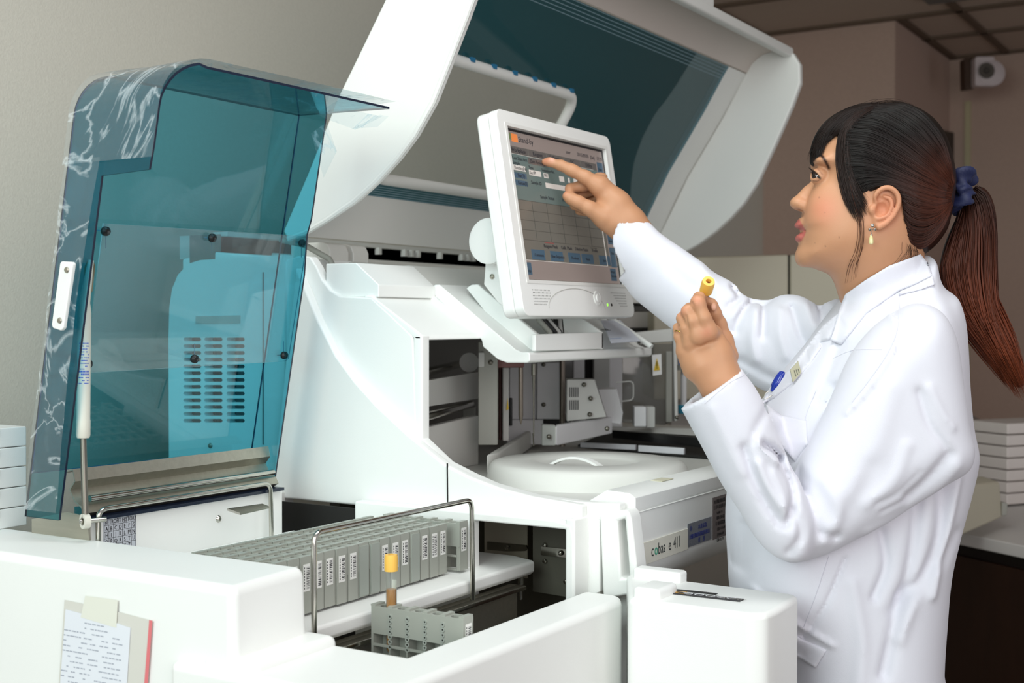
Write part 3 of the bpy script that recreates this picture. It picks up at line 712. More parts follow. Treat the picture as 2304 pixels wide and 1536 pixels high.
# tall housing on the left
hp_ = [(-2.0, .985), (-.953, .985), (-.953, 1.112), (-2.0, 1.112)]
bm = bmesh.new()
v = [(-2.0, .985, 1.012), (-.957, .985, 1.012), (-.968, 1.113, 1.012), (-2.0, 1.113, 1.012)]
b_ = [(-2.0, .975, .30), (-.945, .975, .30), (-.945, 1.125, .30), (-2.0, 1.125, .30)]
vt = [bm.verts.new(q) for q in v]; vb = [bm.verts.new(q) for q in b_]
bm.faces.new(vt); bm.faces.new(vb[::-1])
for i in range(4): bm.faces.new((vt[i], vb[i], vb[(i+1) % 4], vt[(i+1) % 4]))
finish('left_housing', bm, WHITE, SM, True, .011, 5)
# low front body: ledge in front of the housing, trough rim
fbp = [(-.962, .978), (-.82, .978), (-.806, .985), (-.803, 1.02), (-.804, 1.60), (-.812, 1.612), (-.873, 1.566), (-.873, 1.544), (-.873, 1.183), (-1.0, 1.183), (-1.02, 1.12)]
RZ = .925
o1, o2, o3 = [tuple(q) for q in PZ([(1000, 1497), (1300, 1392), (1420, 1342)], RZ)]
i1_, i2_, i3_ = [tuple(q) for q in PZ([(730, 1442), (905, 1475), (1288, 1343)], RZ)]
XO = (o1[0]+o2[0])/2+.004; XI = (i2_[0]+i3_[0])/2; YL = i2_[1]
bm = bmesh.new(); add_prism(bm, [(-1.04, .972), (XO-.018, .972), (XO-.004, .98), (XO, 1.0), (XO, o3[1]-.03), (XO-.006, o3[1]-.008), (XO-.02, o3[1]), (XI, o3[1]), (XI, YL), (-1.04, YL)], 'z', .30, RZ+.001)
finish('front_body', bm, WHITE, SM, True, .010, 4)
bm = bmesh.new(); add_prism(bm, [(-1.0, .98), (-.925, .984), (-.93, YL), (-1.0, YL)], 'z', .90, RZ+.012); finish('housing_foot', bm, WHITE, SM, True, .010, 3)
LX = -.993
bm = bmesh.new(); add_prism(bm, [(-1.33, .913), (-1.33, .934), (-1.03, .934), (LX-.003, .930), (LX, .927), (LX, .914), (LX-.007, .908), (-1.2, .908)], 'y', 1.118, 1.66); finish('rack_bed', bm, WHITE, SM, True, .002)
box('bed_back_wall', -1.345, -1.33, 1.113, 1.475, .86, 1.0365, WHITE, SM, .002)
bm = bmesh.new(); add_prism(bm, [(-1.33, .934), (-1.17, .934), (-1.17, .957), (-1.33, .969)], 'y', 1.118, 1.50); finish('bed_ledge', bm, WHITE, SM, True, .002)
bm = bmesh.new(); add_lathe(bm, [(0, .003), (.0025, .003), (.0042, .0015), (.0055, 0)], atX(492, 1167, -1.33), (1, 0, 0), 14); finish('screw', bm, STEELP, SM)
bm = bmesh.new()
add_box(bm, -1.03, XI, YL, 1.62, .840, .844); add_box(bm, -1.03, XI, YL, YL+.002, .842, RZ-.002)
finish('trough_floor', bm, STEELD, SM)
box('trough_rear_rail', -1.012, -.999, YL+.003, 1.62, .846, .900, STEEL, SM, .001)
box('trough_rail_top', -1.0, -.983, YL+.003, 1.62, .894, .900, STEELP, SM, .001)
box('trough_front_rail', XI-.008, XI-.0005, YL+.003, 1.62, .846, RZ-.012, STEELD, SM, .001)
box('belt', -.975, XI-.012, YL+.004, 1.62, .844, .849, BLACK, SM)
# wire handles
def wire(name, pts, r=.0032): return tube(name, fillet(pts, .014, 6), r, STEELP, SM, 12)
wire('wire_handle', [(-.985, 1.146, .92), (-.985, 1.146, 1.044), (-.985, 1.477, 1.044), (-.985, 1.479, .905)], .0034)
wire('wire_handle', [(-1.315, 1.112, .97), (-1.315, 1.112, 1.05), (-1.315, 1.432, 1.05), (-1.315, 1.434, .96)], .0034)
# retrofit label
RL = [(-1.3285, 1.130), (-1.3285, 1.186)]
bmx = box('retrofit_label', -1.330, -1.3288, 1.1325, 1.1865, .985, 1.0345, mat('label_silver', srgb(196, 200, 208), .45), SM)
lab_items = []
bm = bmesh.new(); LY0, LY1, LZ0, LZ1 = 1.1325, 1.1865, .985, 1.0345
xs = -1.3286
def lbar(y0, y1, z0, z1): add_box(bm, xs-.0001, xs+.0001, y0, y1, z0, z1)
rows_z = [LZ1-.001, LZ1-.0095, LZ1-.0180, LZ1-.0265, LZ1-.0350, LZ1-.0435]
for z in rows_z: lbar(LY0+.0005, LY1-.0005, z-.00022, z+.00022)
for k in range(8):
    y = LY0+.0008+k*(LY1-LY0-.0016)/7; lbar(y-.0002, y+.0002, LZ0+.001, rows_z[1] if 0 < k < 7 else rows_z[0])
finish('label_grid', bm, DKI, SM)
tm = frame_mat((xs+.0002, LY0+.002, rows_z[1]+.0015), (0, 1, 0), (0, 0, 1)); text_mesh('RETROFIT HISTORY', .0085, tm, DKI, 'lettering', SM, sx=.70)
for r_i, s_ in enumerate(('ABCDEFG', 'HIJKLMN', 'OPQRSTU', '   XYZ  ')):
    for c_i, ch in enumerate(s_):
        if ch == ' ': continue
        y = LY0+.0008+(c_i+.5)*(LY1-LY0-.0016)/7
        text_mesh(ch, .0078, frame_mat((xs+.0002, y, rows_z[r_i+2]+.0014), (0, 1, 0), (0, 0, 1)), DKI, 'lettering', SM, sx=.8, align='CENTER')
# merge the label letters into one sheet of print
lets = [o for o in SM.children if o.name.startswith('lettering')]
bm = bmesh.new()
for o in lets: bm.from_mesh(o.data); bpy.data.objects.remove(o)
me = bpy.data.meshes.new('label_print'); bm.to_mesh(me); bm.free(); me.materials.append(DKI); o = bpy.data.objects.new('label_print', me); COL.objects.link(o); o.parent = SM

# steel hinge bracket
y0, y1 = 1.085, 1.47
hprof = [(-1.372, 1.094), (-1.355, 1.098), (-1.352, 1.085), (-1.362, 1.073), (-1.352, 1.058), (-1.34, 1.052), (-1.335, 1.045), (-1.345, 1.04)]
ribbon('hinge_bracket', hprof, y0+.02, y1, .002, STEEL, SM)
tube('hinge_rod', [(-1.335, y0+.03, 1.062), (-1.335, y1-.01, 1.062)], .0045, STEELP, SM)
box('lid_lower_edge', -1.36, -1.322, y0+.02, y1, 1.0345, 1.039, NAVY, SM, .0)
bm = bmesh.new(); add_box(bm, -1.352, -1.348, y0+.02, y1, 1.039, 1.052); finish('lid_lower_band', bm, BLUEC, SM)
prism('hinge_end_plate', PY([(578, 1068), (596, 1056), (610, 1062), (612, 1170), (560, 1170), (556, 1092), (574, 1090)], 1.485), 'y', 1.485, 1.488, STEEL, SM)
prism('hinge_tab', PZ([(511, 1145), (590, 1134), (606, 1140), (540, 1155)], 1.03), 'z', 1.028, 1.031, STEELP, SM)
prism('hinge_foot', [(-1.43, 1.008), (-1.43, 1.03), (-1.36, 1.045), (-1.322, 1.042), (-1.318, 1.012)], 'y', 1.10, 1.103, STEEL, SM)
# gas strut: lower eye, rod, cylinder with printed caution lines, upper bracket
SB = Vector(atY(192, 1172, 1.085)); ST = Vector(atY(205, 585, 1.10)); SMID = Vector(atY(187, 985, 1.09)); STOP = Vector(atY(190, 680, 1.095))
strut = tube('strut_rod', [SB+Vector((0, 0, .005)), SMID], .0042, STEELD, SM)
tube('strut_cylinder', [SMID, SMID+(STOP-SMID)*.02, SMID+(STOP-SMID)*.13, SMID+(STOP-SMID)*.135, SMID+(STOP-SMID)*.94, SMID+(STOP-SMID)*1.0, ST], .009, mat('strut_cream', srgb(206, 204, 192), .4), SM, 20, rs=[.0076, .0088, .0088, .0084, .0084, .007, .0035])
ax_ = (STOP-SMID).normalized(); vw = Vector((-.23, -.95, 0)).normalized(); vw = Vector(-(fw+rt*.33*-1)).normalized()
sd = ax_.cross(vw).normalized(); vw = sd.cross(ax_).normalized()*1
bm = bmesh.new(); random.seed(4)
for k in range(15):
    c = SMID+(STOP-SMID)*(.40+.021*k)
    if k in (3, 4): hgt = .0022
    else: hgt = .0012
    x = -.0058
    while x < .0058:
        w_ = random.uniform(.0006, .0022)
        if random.random() < .75:
            q = []
            for (dx, dz) in ((x, 0), (min(x+w_, .0062), 0), (min(x+w_, .0062), hgt), (x, hgt)):
                dy = math.sqrt(max(.0086**2-dx*dx, 1e-8)); q.append(bm.verts.new(c+sd*dx+vw*dy+ax_*dz))
            bm.faces.new(q)
        x += w_+.0004
finish('strut_print', bm, mat('strut_blue_ink', srgb(70, 100, 190), .5), SM)
lathe('strut_eye', [(.0055, -.004), (.0095, -.004), (.0095, .004), (.0055, .004), (.0055, -.004)], SB, mat('strut_cream', srgb(206, 204, 192), .4), SM, axis=(-.3, -.95, 0), n=20)
tube('strut_pin', [SB+Vector((-.003, -.006, 0)), SB+Vector((.010, .024, 0))], .0032, STEELP, SM)
pl = PY([(190, 600), (198, 584), (206, 586), (210, 598), (204, 655), (197, 664), (188, 655)], 1.115); prism('strut_bracket', pl, 'y', 1.115, 1.118, mat('brass_steel', srgb(170, 156, 130), .3, .8), SM)
prism('outer_clip', PY([(139, 592), (142, 588), (165, 589), (168, 594), (146, 738), (141, 744), (123, 738), (120, 731)], 1.055), 'y', 1.052, 1.058, WHITE, SM, .0015)
bm = bmesh.new()
for u, v in ((150, 607), (134, 721)): add_lathe(bm, [(0, .002), (.003, .0015), (.004, 0)], atY(u, v, 1.0515), (0, -1, 0), 12)
finish('screw', bm, STEEL, SM)

# blue acrylic lid -------------------------------------------------
LY0, LY1 = 1.07, 1.475
def back_x(z): return -1.405+(z-1.03)*(-1.295+1.405)/(1.60-1.03)
def wall(s_pts, widths, bm, th):
    pass
bm = bmesh.new()
ZT = 1.600; RC = .055; TH = .0032
# path of the rim corner in (y,z): left bottom, up, rounded corner, top, right corner, down
path = [(LY0, 1.04), (LY0, 1.10), (LY0, 1.2), (LY0, 1.3), (LY0, 1.4), (LY0, 1.468), (LY0, 1.4705), (LY0, 1.50)]
for i in range(9):
    a = math.radians(180-90*i/8); path.append((LY0+RC+RC*math.cos(a), ZT-RC+RC*math.sin(a)))
path += [(1.2, ZT), (1.3, ZT), (1.4, ZT), (LY1, ZT)]
def width(y, z, i):
    if i <= 5: return .066
    if i == 6: return .148
    if i <= 9: return .150
    return .150+min(y-LY0, .06)*.22+max(y-LY0-.06, 0)*.02
outer = []; inner = []
for i, (y, z) in enumerate(path):
    xb = back_x(z); outer.append(bm.verts.new((xb, y, z))); inner.append(bm.verts.new((xb+width(y, z, i), y, z-.004 if z >= ZT-.001 else z)))
for i in range(len(path)-1):
    bm.faces.new((outer[i], outer[i+1], inner[i+1], inner[i]))
# right flange (narrow)
rz = [1.04, 1.2, 1.30, 1.36, 1.42, 1.443, 1.52, ZT]
ro = [bm.verts.new((back_x(z), LY1, z)) for z in rz]
ri = [bm.verts.new((back_x(z)+(.054 if z > 1.44 else .050 if z > 1.36 else .056), LY1, z)) for z in rz]
for i in range(len(rz)-1): bm.faces.new((ro[i], ro[i+1], ri[i+1], ri[i]))
# back sheet (above the hinge bracket)
bmesh.ops.remove_doubles(bm, verts=bm.verts, dist=1e-4)
lid_w = finish('lid_walls', bm, [BLUEC, NAVY], SM, False)
md = lid_w.modifiers.new('thick', 'SOLIDIFY'); md.thickness = TH; md.offset = 0; md.material_offset_rim = 1
bm = bmesh.new()
pol = [(LY0+.001, 1.096)]+[(y, z) for y, z in path if z > 1.1][:-1]+[(LY1, ZT), (LY1, 1.093)]
vv = [bm.verts.new((back_x(z), y, z)) for y, z in pol]; bm.faces.new(vv)
lb = finish('lid_panel', bm, [BLUEC, mat('acrylic_edge_blue', srgb(24, 92, 140), .2)], SM, False)
md = lb.modifiers.new('thick', 'SOLIDIFY'); md.thickness = TH; md.offset = 0; md.material_offset_rim = 1
# inner clear splash plate on stand-off posts
def lidpt(u, v, off=.0):
    """point on the lid sheet shifted out by off"""
    r = ray(u, v); n = np.array([1, 0, -(-1.295+1.405)/(1.60-1.03)]); p0 = np.array([back_x(1.3)+off, 0, 1.3])
    return CAM+r*(((p0-CAM)@n)/(r@n))
sp = [(232, 502), (240, 503), (684, 531), (690, 536), (690, 548), (649, 806), (641, 812), (205, 838), (192, 832)]
bm = bmesh.new(); vv = [bm.verts.new(lidpt(u, v, .03)) for u, v in sp]; bm.faces.new(vv)
so = finish('splash_plate', bm, [CLEAR, mat('plate_edge', srgb(150, 190, 196), .3)], SM, False)
md = so.modifiers.new('thick', 'SOLIDIFY'); md.thickness = .0018; md.offset = 0; md.material_offset_rim = 1
for u, v in ((237, 520), (477, 535), (679, 547), (197, 818), (437, 807), (639, 799)):
    p1 = Vector(lidpt(u, v, .036)); u0, v0 = u-28, v-9 if v < 700 else v-14
    p0 = Vector(lidpt(u, v, .002))
    post = tube('standoff', [p0, p1], .0038, mat('rib_blue', srgb(70, 128, 160), .25), SM, 10)
    bm = bmesh.new(); add_lathe(bm, [(.006, -.001), (.006, .003), (.003, .0055), (.0012, .0045), (0, .0045)], p1, (1, -.2, -.1), 16); finish('standoff_screw', bm, BLACK, SM)
    bm = bmesh.new()
    s = -1 if v < 700 else 1
    a_ = [bm.verts.new(q) for q in (p0, p0+Vector((0, 0, .022*s)), p1-(p1-p0)*.25)]; bm.faces.new(a_)
    b_ = [bm.verts.new(q) for q in (p0, p0+Vector((0, -.016, .0)), p1-(p1-p0)*.35)]; bm.faces.new(b_)
    fo = finish('standoff_rib', bm, mat('rib_blue', srgb(46, 96, 128), .3), SM, False); md = fo.modifiers.new('t', 'SOLIDIFY'); md.thickness = .001

# wrinkled protective film over the lid corner and rim (a thing of its own)
def film_patch(name, loop_fn, nu, nv, amp, seed):
    rng = np.random.RandomState(seed); bm = bmesh.new(); g = []
    ph = rng.rand(6)*6.28; fr = rng.uniform(1.5, 7, 6); an = rng.rand(6)*3.14
    for i in range(nu+1):
        row = []
        for j in range(nv+1):
            p, n = loop_fn(i/nu, j/nv); s = i/nu*3; t = j/nv
            h = sum(abs(math.sin(f*(s*math.cos(a)+t*math.sin(a))+q)) for f, a, q in zip(fr, an, ph))/6
            row.append(bm.verts.new(p+n*(.002+amp*h)))
        g.append(row)
    for i in range(nu):
        for j in range(nv): bm.faces.new((g[i][j], g[i+1][j], g[i+1][j+1], g[i][j+1]))
    return bm
def corner_fn(s, t):
    L = [(LY0, 1.485), (LY0, 1.52)]+[(LY0+RC+RC*math.cos(math.radians(180-90*i/8)), ZT-RC+RC*math.sin(math.radians(180-90*i/8))) for i in range(9)]+[(1.2, ZT), (1.3, ZT), (1.4, ZT), (LY1+.01, ZT)]
    f = s*(len(L)-1); i = min(int(f), len(L)-2); k = f-i
    y = L[i][0]+(L[i+1][0]-L[i][0])*k; z = L[i][1]+(L[i+1][1]-L[i][1])*k
    w = (.152+min(y-LY0, .06)*.22+max(y-LY0-.06, 0)*.02)*(1.04*t-.03)
    n = Vector((0, -(L[i+1][1]-L[i][1]), (L[i+1][0]-L[i][0])))
    n = Vector((0, n.y, n.z)); n.normalize()
    return Vector((back_x(z)+w, y, z)), n
bm = film_patch('f', corner_fn, 90, 26, .006, 3)
# hanging tail strip down the left flange
def tail_fn(s, t):
    z = 1.49-.44*s; w = .064*t*(1-.15*math.sin(3.14*s))
    return Vector((back_x(z)+w, LY0, z)), Vector((0, -1, 0))
b2 = film_patch('t', tail_fn, 70, 10, .006, 8)
m2 = bpy.data.meshes.new('tmp'); b2.to_mesh(m2); b2.free(); bm.from_mesh(m2)
# torn flap at the right end of the rim
for (P, Q, R_, S_) in (((620, 212), (860, 262), (800, 292), (735, 268)), ((855, 258), (874, 262), (850, 285), (790, 290)), ((735, 275), (758, 340), (728, 400), (700, 300))):
    vv = [bm.verts.new(atY(u, v, 1.466-(.0 if i % 2 else .006))) for i, (u, v) in enumerate((P, Q, R_, S_))]; bm.faces.new(vv)
flm = finish('protective_film', bm, FILM, None, True, angle=25)
tag(flm, 'wrinkled clear protective film still wrapped around the rim of the blue lid', 'plastic film')

# ------------------------------------------------------------------ racks and tubes
def rack_mesh():
    L, W, H = .136, .0208, .069
    bm = bmesh.new()
    # top plate with five tube holes, origin at the front foot of the +x end
    holes = []
    for i in range(5):
        c = -.016-i*.0260; holes.append([(c+.0078*math.cos(a), .0078*math.sin(a)) for a in [2*math.pi*k/14 for k in range(14)]])
    add_prism(bm, [(-L, -W/2), (0, -W/2), (0, W/2), (-L, W/2)], 'z', H-.008, H-.002, holes)
    for i in range(6):
        c = -.003-i*.0260; add_box(bm, c-.004, c+.003, -W/2+.0005, W/2-.0005, H-.002, H+.0005)
    # far wall, near wall upper half, end walls, mid and bottom bars
    add_box(bm, -L, 0, W/2-.0015, W/2, 0, H-.008)
    add_box(bm, -L, 0, -W/2, -W/2+.0015, .034, H-.008)
    add_box(bm, -L, -L+.002, -W/2, W/2, 0, H-.008)
    add_box(bm, -.006, 0, -W/2+.001, W/2-.001, 0, H-.008)
    for z in (.0, .019): add_box(bm, -L, -.006, -W/2, -W/2+.0025, z, z+.003)
    for i in range(6):
        c = -.004-i*.0260; add_box(bm, c-.0012, c+.0012, -W/2, W/2-.0015, 0, .034)
    return bm
def code_mesh(seed):
    rng = random.Random(seed); bm = bmesh.new(); W = .0135
    add_box(bm, 0.0, .0004, -W/2+.001, W/2-.0005, .027, .060, mi=0)
    z = .030
    while z < .057:
        h = rng.choice((.0004, .0007, .0012)); add_box(bm, .0004, .0005, -.0005, W/2-.0015, z, z+h, mi=1); z += h+rng.choice((.0005, .0009, .0014))
    for k in range(8): add_box(bm, .0004, .0005, -W/2+.002, -W/2+.0035, .030+k*.0035, .0322+k*.0035, mi=1)
    return bm
def rack_sideplate(bm, W, which):
    for i in which:
        c = -.029-i*.0260
        for k in range(7):
            z = .060-k*.0062
            add_lathe(bm, [(.0013, 0), (.0030, 0), (.0030, .0012), (.0013, .0012), (.0013, 0)], (c, -W/2, z-.0025), (0, -1, 0), 12)
STW = mat('barcode_white', srgb(232, 232, 228), .5); BKI = mat('barcode_ink', srgb(20, 20, 26), .5)
proto = thing('sample_rack', '', 'sample rack')
bm = rack_mesh(); rb = finish('rack_body', bm, RACKG, proto, False)
bm = code_mesh(1); cb_ = finish('barcode_label', bm, [STW, BKI], proto, False)
code_meshes = []
for s_ in range(2, 6):
    bm = code_mesh(s_); me = bpy.data.meshes.new('barcode'); bm.to_mesh(me); bm.free(); me.materials.append(STW); me.materials.append(BKI); code_meshes.append(me)
bm = bmesh.new(); add_box(bm, 0, .002, -.0090, .0090, .002, .066); bpl = finish('blank_end_plate', bm, mat('rack_grey_light', srgb(158, 164, 156), .4), proto, False)
bpl.parent = None; bpl.location = (0, 0, 0)
Y0R = 1.1395; PITCH = .0222
nr = 16
blank = {7, 8, 12}   # racks that show a plain end plate
ordw = ['first', 'second', 'third', 'fourth', 'fifth', 'sixth', 'seventh', 'eighth', 'ninth', 'tenth', 'eleventh', 'twelfth', 'thirteenth', 'fourteenth', 'fifteenth', 'sixteenth', 'seventeenth']
def put_rack(src_lbl, loc, code, plate, group=None):
    t = proto.copy(); COL.objects.link(t); t.location = loc; t['label'] = src_lbl
    if group: t['group'] = group
    c = rb.copy(); COL.objects.link(c); c.parent = t
    if plate: c = bpl.copy(); COL.objects.link(c); c.parent = t
    else:
        c = cb_.copy(); c.data = code_meshes[code % 4]; COL.objects.link(c); c.parent = t
    return t
for i in range(nr):
    y = Y0R+i*PITCH
    if y > 1.487: break
    pl_ = i in blank
    if i == 0: lb_ = 'grey sample rack at the left end of the row, mostly hidden by the white housing'
    else: lb_ = 'grey sample rack, %s from the left in the row, %s' % (ordw[i], 'plain end plate' if pl_ else 'barcoded end')
    put_rack(lb_, (-1.03+random.uniform(-.0008, .0008), y, .9372), i, pl_, 'grey sample racks in the row behind the wire handle')
put_rack('grey sample rack standing apart at the right end of the row, pulled slightly forward', (-1.022, 1.512, .9372), 3, False, 'grey sample racks in the row behind the wire handle')
# lone rack in the trough
t = put_rack('single grey sample rack in the steel trough holding the yellow capped tube', (-.8385, 1.25, .8755), 2, False)
for i_ in range(4):
    bm = bmesh.new(); rack_sideplate(bm, .0208, [i_]); sp_ = finish('ring_column', bm, mat('rack_grey_light', srgb(158, 164, 156), .4), None, False); sp_.parent = t
for o in (proto, rb, cb_, bpl): bpy.data.objects.remove(o)
CAPY = mat('cap_yellow', srgb(242, 190, 84), .5); CAPH = mat('cap_hole', srgb(110, 30, 10), .6)
SERUM = mat('serum_amber', srgb(176, 116, 16), .2); BLOOD = mat('blood_dark_red', srgb(72, 14, 10), .25)
def make_tube(name, label, base, axis, liquid, lh, L=.10, tag_side=None, grp=None, hole=True):
    t = thing(name, label, 'sample tube', base, grp); ax = Vector(axis).normalized(); b = Vector(base)
    lathe('glass', [(0, 0), (.004, .0008), (.0063, .005), (.0065, .01), (.0065, L-.014)], b, GLASS, t, ax, 24)
    lathe('liquid', [(0, .001), (.0038, .0018), (.0058, .006), (.0060, lh), (0, lh)], b, liquid, t, ax, 24)
    cp = [(.0066, L-.020), (.0082, L-.020), (.0083, L-.004), (.0076, L), (.0035, L), (.0035, L-.006), (0, L-.006)]
    lathe('cap', cp, b, CAPY, t, ax, 28)
    if hole: lathe('cap_hole', [(.0034, L-.0055), (0, L-.0050)], b, CAPH, t, ax, 20)
    if tag_side is not None:
        bm = bmesh.new(); e1 = ax.orthogonal().normalized(); e2 = ax.cross(e1)
        for k in range(10):
            a0 = tag_side+k*.16; a1 = a0+.16
            q = [b+ax*h+(e1*math.cos(a)+e2*math.sin(a))*.0068 for a, h in ((a0, .02), (a1, .02), (a1, L-.032), (a0, L-.032))]; bm.faces.new([bm.verts.new(k_) for k_ in q])
        bmesh.ops.remove_doubles(bm, verts=bm.verts, dist=1e-6); finish('tube_label', bm, STW, t, True)
    return t
tb = atY(880, 1290, 1.25)
tz = tb[2]
make_tube('sample_tube', 'yellow capped blood tube with amber serum standing in the single rack of the trough', (tb[0], 1.25, .885), (0.0, 0, 1), SERUM, atY(880, 1325, 1.25)[2]-.885, L=atY(880, 1247, 1.25)[2]-.885, tag_side=-.3)

# ------------------------------------------------------------------ touch monitor
KM = 1.068
TM = thing('touch_monitor', 'white touchscreen monitor leaning back on the analyzer shelf, showing a grey menu', 'monitor', (-1.03, 1.76, 1.3))
TLc = Vector((-1.015, 1.609, 1.577)); TRc = Vector((-1.013, 1.9135, 1.577)); BLc = Vector((-.978, 1.609, 1.3515))
TLc, TRc, BLc = [Vector(CAM)+(q-Vector(CAM))*KM for q in (TLc, TRc, BLc)]
ey_ = (TRc-TLc).normalized(); ed_ = (BLc-TLc).normalized(); en_ = ed_.cross(ey_).normalized()
if en_.x < 0: en_ = -en_
SW, SH = .305*KM, .2285*KM
def MP(a, b, c=0.0): return TLc+ey_*a+ed_*b+en_*c
def mbox(bm, a0, a1, b0, b1, c0, c1, mi=0):
    v = [bm.verts.new(MP(a, b, c)) for a, b, c in ((a0, b0, c0), (a1, b0, c0), (a1, b1, c0), (a0, b1, c0), (a0, b0, c1), (a1, b0, c1), (a1, b1, c1), (a0, b1, c1))]
    for f in ((0, 1, 2, 3), (7, 6, 5, 4), (0, 4, 5, 1), (1, 5, 6, 2), (2, 6, 7, 3), (3, 7, 4, 0)): bm.faces.new([v[i] for i in f]).material_index = mi
def mprism(name, poly, c0, c1, m, bevel=0, holes=(), bseg=3):
    bm = bmesh.new(); add_prism(bm, poly, 'z', c0, c1, holes)
    if holes: bmesh.ops.dissolve_limit(bm, angle_limit=.01, verts=bm.verts, edges=bm.edges)
    for v in bm.verts: v.co = MP(v.co.x, v.co.y, v.co.z)
    return finish(name, bm, m, TM, True, bevel, bseg)
B0, B1, B2, B3 = -.028, SW+.023, -.026, SH+.058
MW = mat('monitor_plastic', srgb(236, 236, 233), .35, bump=.05, bscale=700)
bez = rrect(B0, B1, B2, B3, .014, 4)
# lower edge bulges
bez = [(a, b+(.006*(1-((a-SW/2)/(SW/2+.02))**2) if b > SH+.04 else 0)) for a, b in bez]
mprism('bezel', bez, -.010, .006, MW, .004, holes=[[(-.001, -.001), (SW+.001, -.001), (SW+.001, SH+.001), (-.001, SH+.001)]])
mprism('back_shell', rrect(B0+.001, B1-.001, B2+.001, B3-.001, .014, 4), -.034, -.0105, MW, .004)
mprism('screen_bevel', rrect(-.0075, SW+.0075, -.0065, SH+.0065, .001, 1), .0058, .0068, mat('bevel_white', srgb(225, 224, 220), .35), 0, holes=[[(-.001, -.001), (SW+.001, -.001), (SW+.001, SH+.001), (-.001, SH+.001)]])
SCB = mat('screen_grey', srgb(92, 90, 84), .22, emit=srgb(120, 116, 108), estr=.30, spec=.5)
mprism('screen', [(0, 0), (SW, 0), (SW, SH), (0, SH)], -.004, 0.0, SCB)
# user interface printed on the display
UI = {'dark': mat('screen_dark_edge', srgb(28, 28, 32), .4), 'bar': mat('screen_pinkgrey', srgb(110, 100, 96), .3, emit=srgb(150, 136, 130), estr=.42), 'tab': mat('screen_tab', srgb(84, 80, 78), .3, emit=srgb(104, 98, 94), estr=.3),
      'teal': mat('screen_teal', srgb(84, 96, 94), .3, emit=srgb(106, 122, 118), estr=.36), 'btn': mat('screen_button', srgb(60, 84, 102), .3, emit=srgb(78, 100, 116), estr=.26), 'white': mat('screen_white', srgb(170, 164, 158), .3, emit=srgb(200, 194, 188), estr=.55),
      'org': mat('screen_orange', srgb(190, 110, 60), .3, emit=srgb(220, 130, 70), estr=.5), 'grn': mat('screen_green', srgb(96, 108, 76), .3, emit=srgb(110, 124, 84), estr=.35), 'ink': mat('screen_ink', srgb(40, 40, 46), .4, emit=srgb(50, 50, 56), estr=.2), 'red': mat('screen_red', srgb(180, 70, 70), .4), 'line': mat('screen_line', srgb(66, 66, 62), .4)}
uk = list(UI); bm = bmesh.new()
def ui(k, a0, a1, b0, b1, c=.0003): mbox(bm, a0*SW, a1*SW, b0*SH, b1*SH, 0, c, uk.index(k))
ui('dark', 0, 1, 0, .016, .0002); ui('dark', .982, 1, .016, 1, .0002); ui('dark', 0, .004, 0, 1, .0002)
ui('bar', .004, .982, .016, .115, .0002); ui('bar', .90, .982, .115, .86, .0002); ui('bar', .004, .982, .87, .995, .0002)
ui('teal', .004, .90, .165, .47, .0002); ui('grn', .01, .05, .03, .075); ui('org', .05, .11, .03, .085)
for i in range(5): ui('tab', .02+i*.177, .19+i*.177, .118, .162)
ui('tab', .18, .345, .172, .215)
for i, b in enumerate((.24, .29, .34)): ui('white' if i == 0 else 'btn', .03, .145, b, b+.036)
ui('white', .175, .29, .255, .292); ui('white', .315, .36, .26, .292); ui('white', .47, .52, .26, .298); ui('white', .56, .58, .26, .295); ui('white', .32, .60, .325, .36); ui('white', .62, .66, .26, .295)
ui('btn', .91, .975, .10, .20)
for b in (.24, .48, .63, .73, .80): ui('btn', .91, .975, b, b+.075)
for a in (.09, .27, .45, .59, .78): ui('btn', a, a+.125, .795, .862)
ui('btn', .01, .07, .885, .965); ui('btn', .885, .95, .885, .975); ui('white', .0, .86, .868, .871); ui('white', .86, .868, .5, .87)
for j in range(5): ui('line', .02, .86, .47+j*.066, .4712+j*.066)
for i in range(6): ui('line', .02+i*.14, .0215+i*.14, .47, .735)
ui('red', .23, .32, .740, .743); ui('line', .70, .77, .745, .748); ui('white', .02, .86, .165, .167)
uo = finish('screen_menu', bm, list(UI.values()), TM, False)
def ut(s, a, b, size, m='ink', sx=1.0):
    return text_mesh(s, size, frame_mat(MP(a*SW, b*SH, .0005), ey_, -ed_), UI[m], 'lettering', TM, sx=sx)
txt = [('Stand-by', .115, .078, .013), ('Workplace', .035, .152, .0095), ('Reagent', .235, .152, .0095), ('Calibration', .395, .152, .0095), ('QC', .61, .152, .0095), ('Utility', .775, .152, .0095),
       ('user', .58, .085, .009), ('2015/09/05  (Sat)', .70, .085, .009), ('17:19', .915, .085, .009), ('Test Selection', .03, .205, .008), ('Data Review', .20, .205, .008), ('Sample', .03, .236, .0075), ('Routine(N)', .04, .269, .008), ('Stat(T)', .06, .319, .008), ('Rerun(R)', .055, .369, .008),
       ('Type', .175, .25, .0075), ('Ser/Pl', .18, .285, .008), ('Sequence No.', .30, .25, .0075), ('001', .318, .286, .008), ('Sample ID', .18, .35, .008), ('Sample Status', .25, .44, .008), ('Free', .47, .44, .008), ('Reagent Mask', .215, .775, .008), ('Calib. Mask', .385, .775, .008), ('Dilution Ratio', .53, .775, .008), ('Profile', .71, .775, .008),
       ('Comment', .115, .84, .007), ('New Sequence', .275, .84, .007), ('Previous', .48, .84, .007), ('Next', .63, .84, .007), ('Save', .82, .84, .007), ('?\nHelp', .02, .92, .007), ('Print\nScreen', .892, .92, .007), ('Stop', .92, .16, .007), ('Start', .92, .69, .007), ('Exit', .925, .78, .007)]
ls = [ut(s, a, b, z) for s, a, b, z in txt]
join_bm('screen_lettering', [(o, 0) for o in ls], None, [UI['ink']]).parent = None
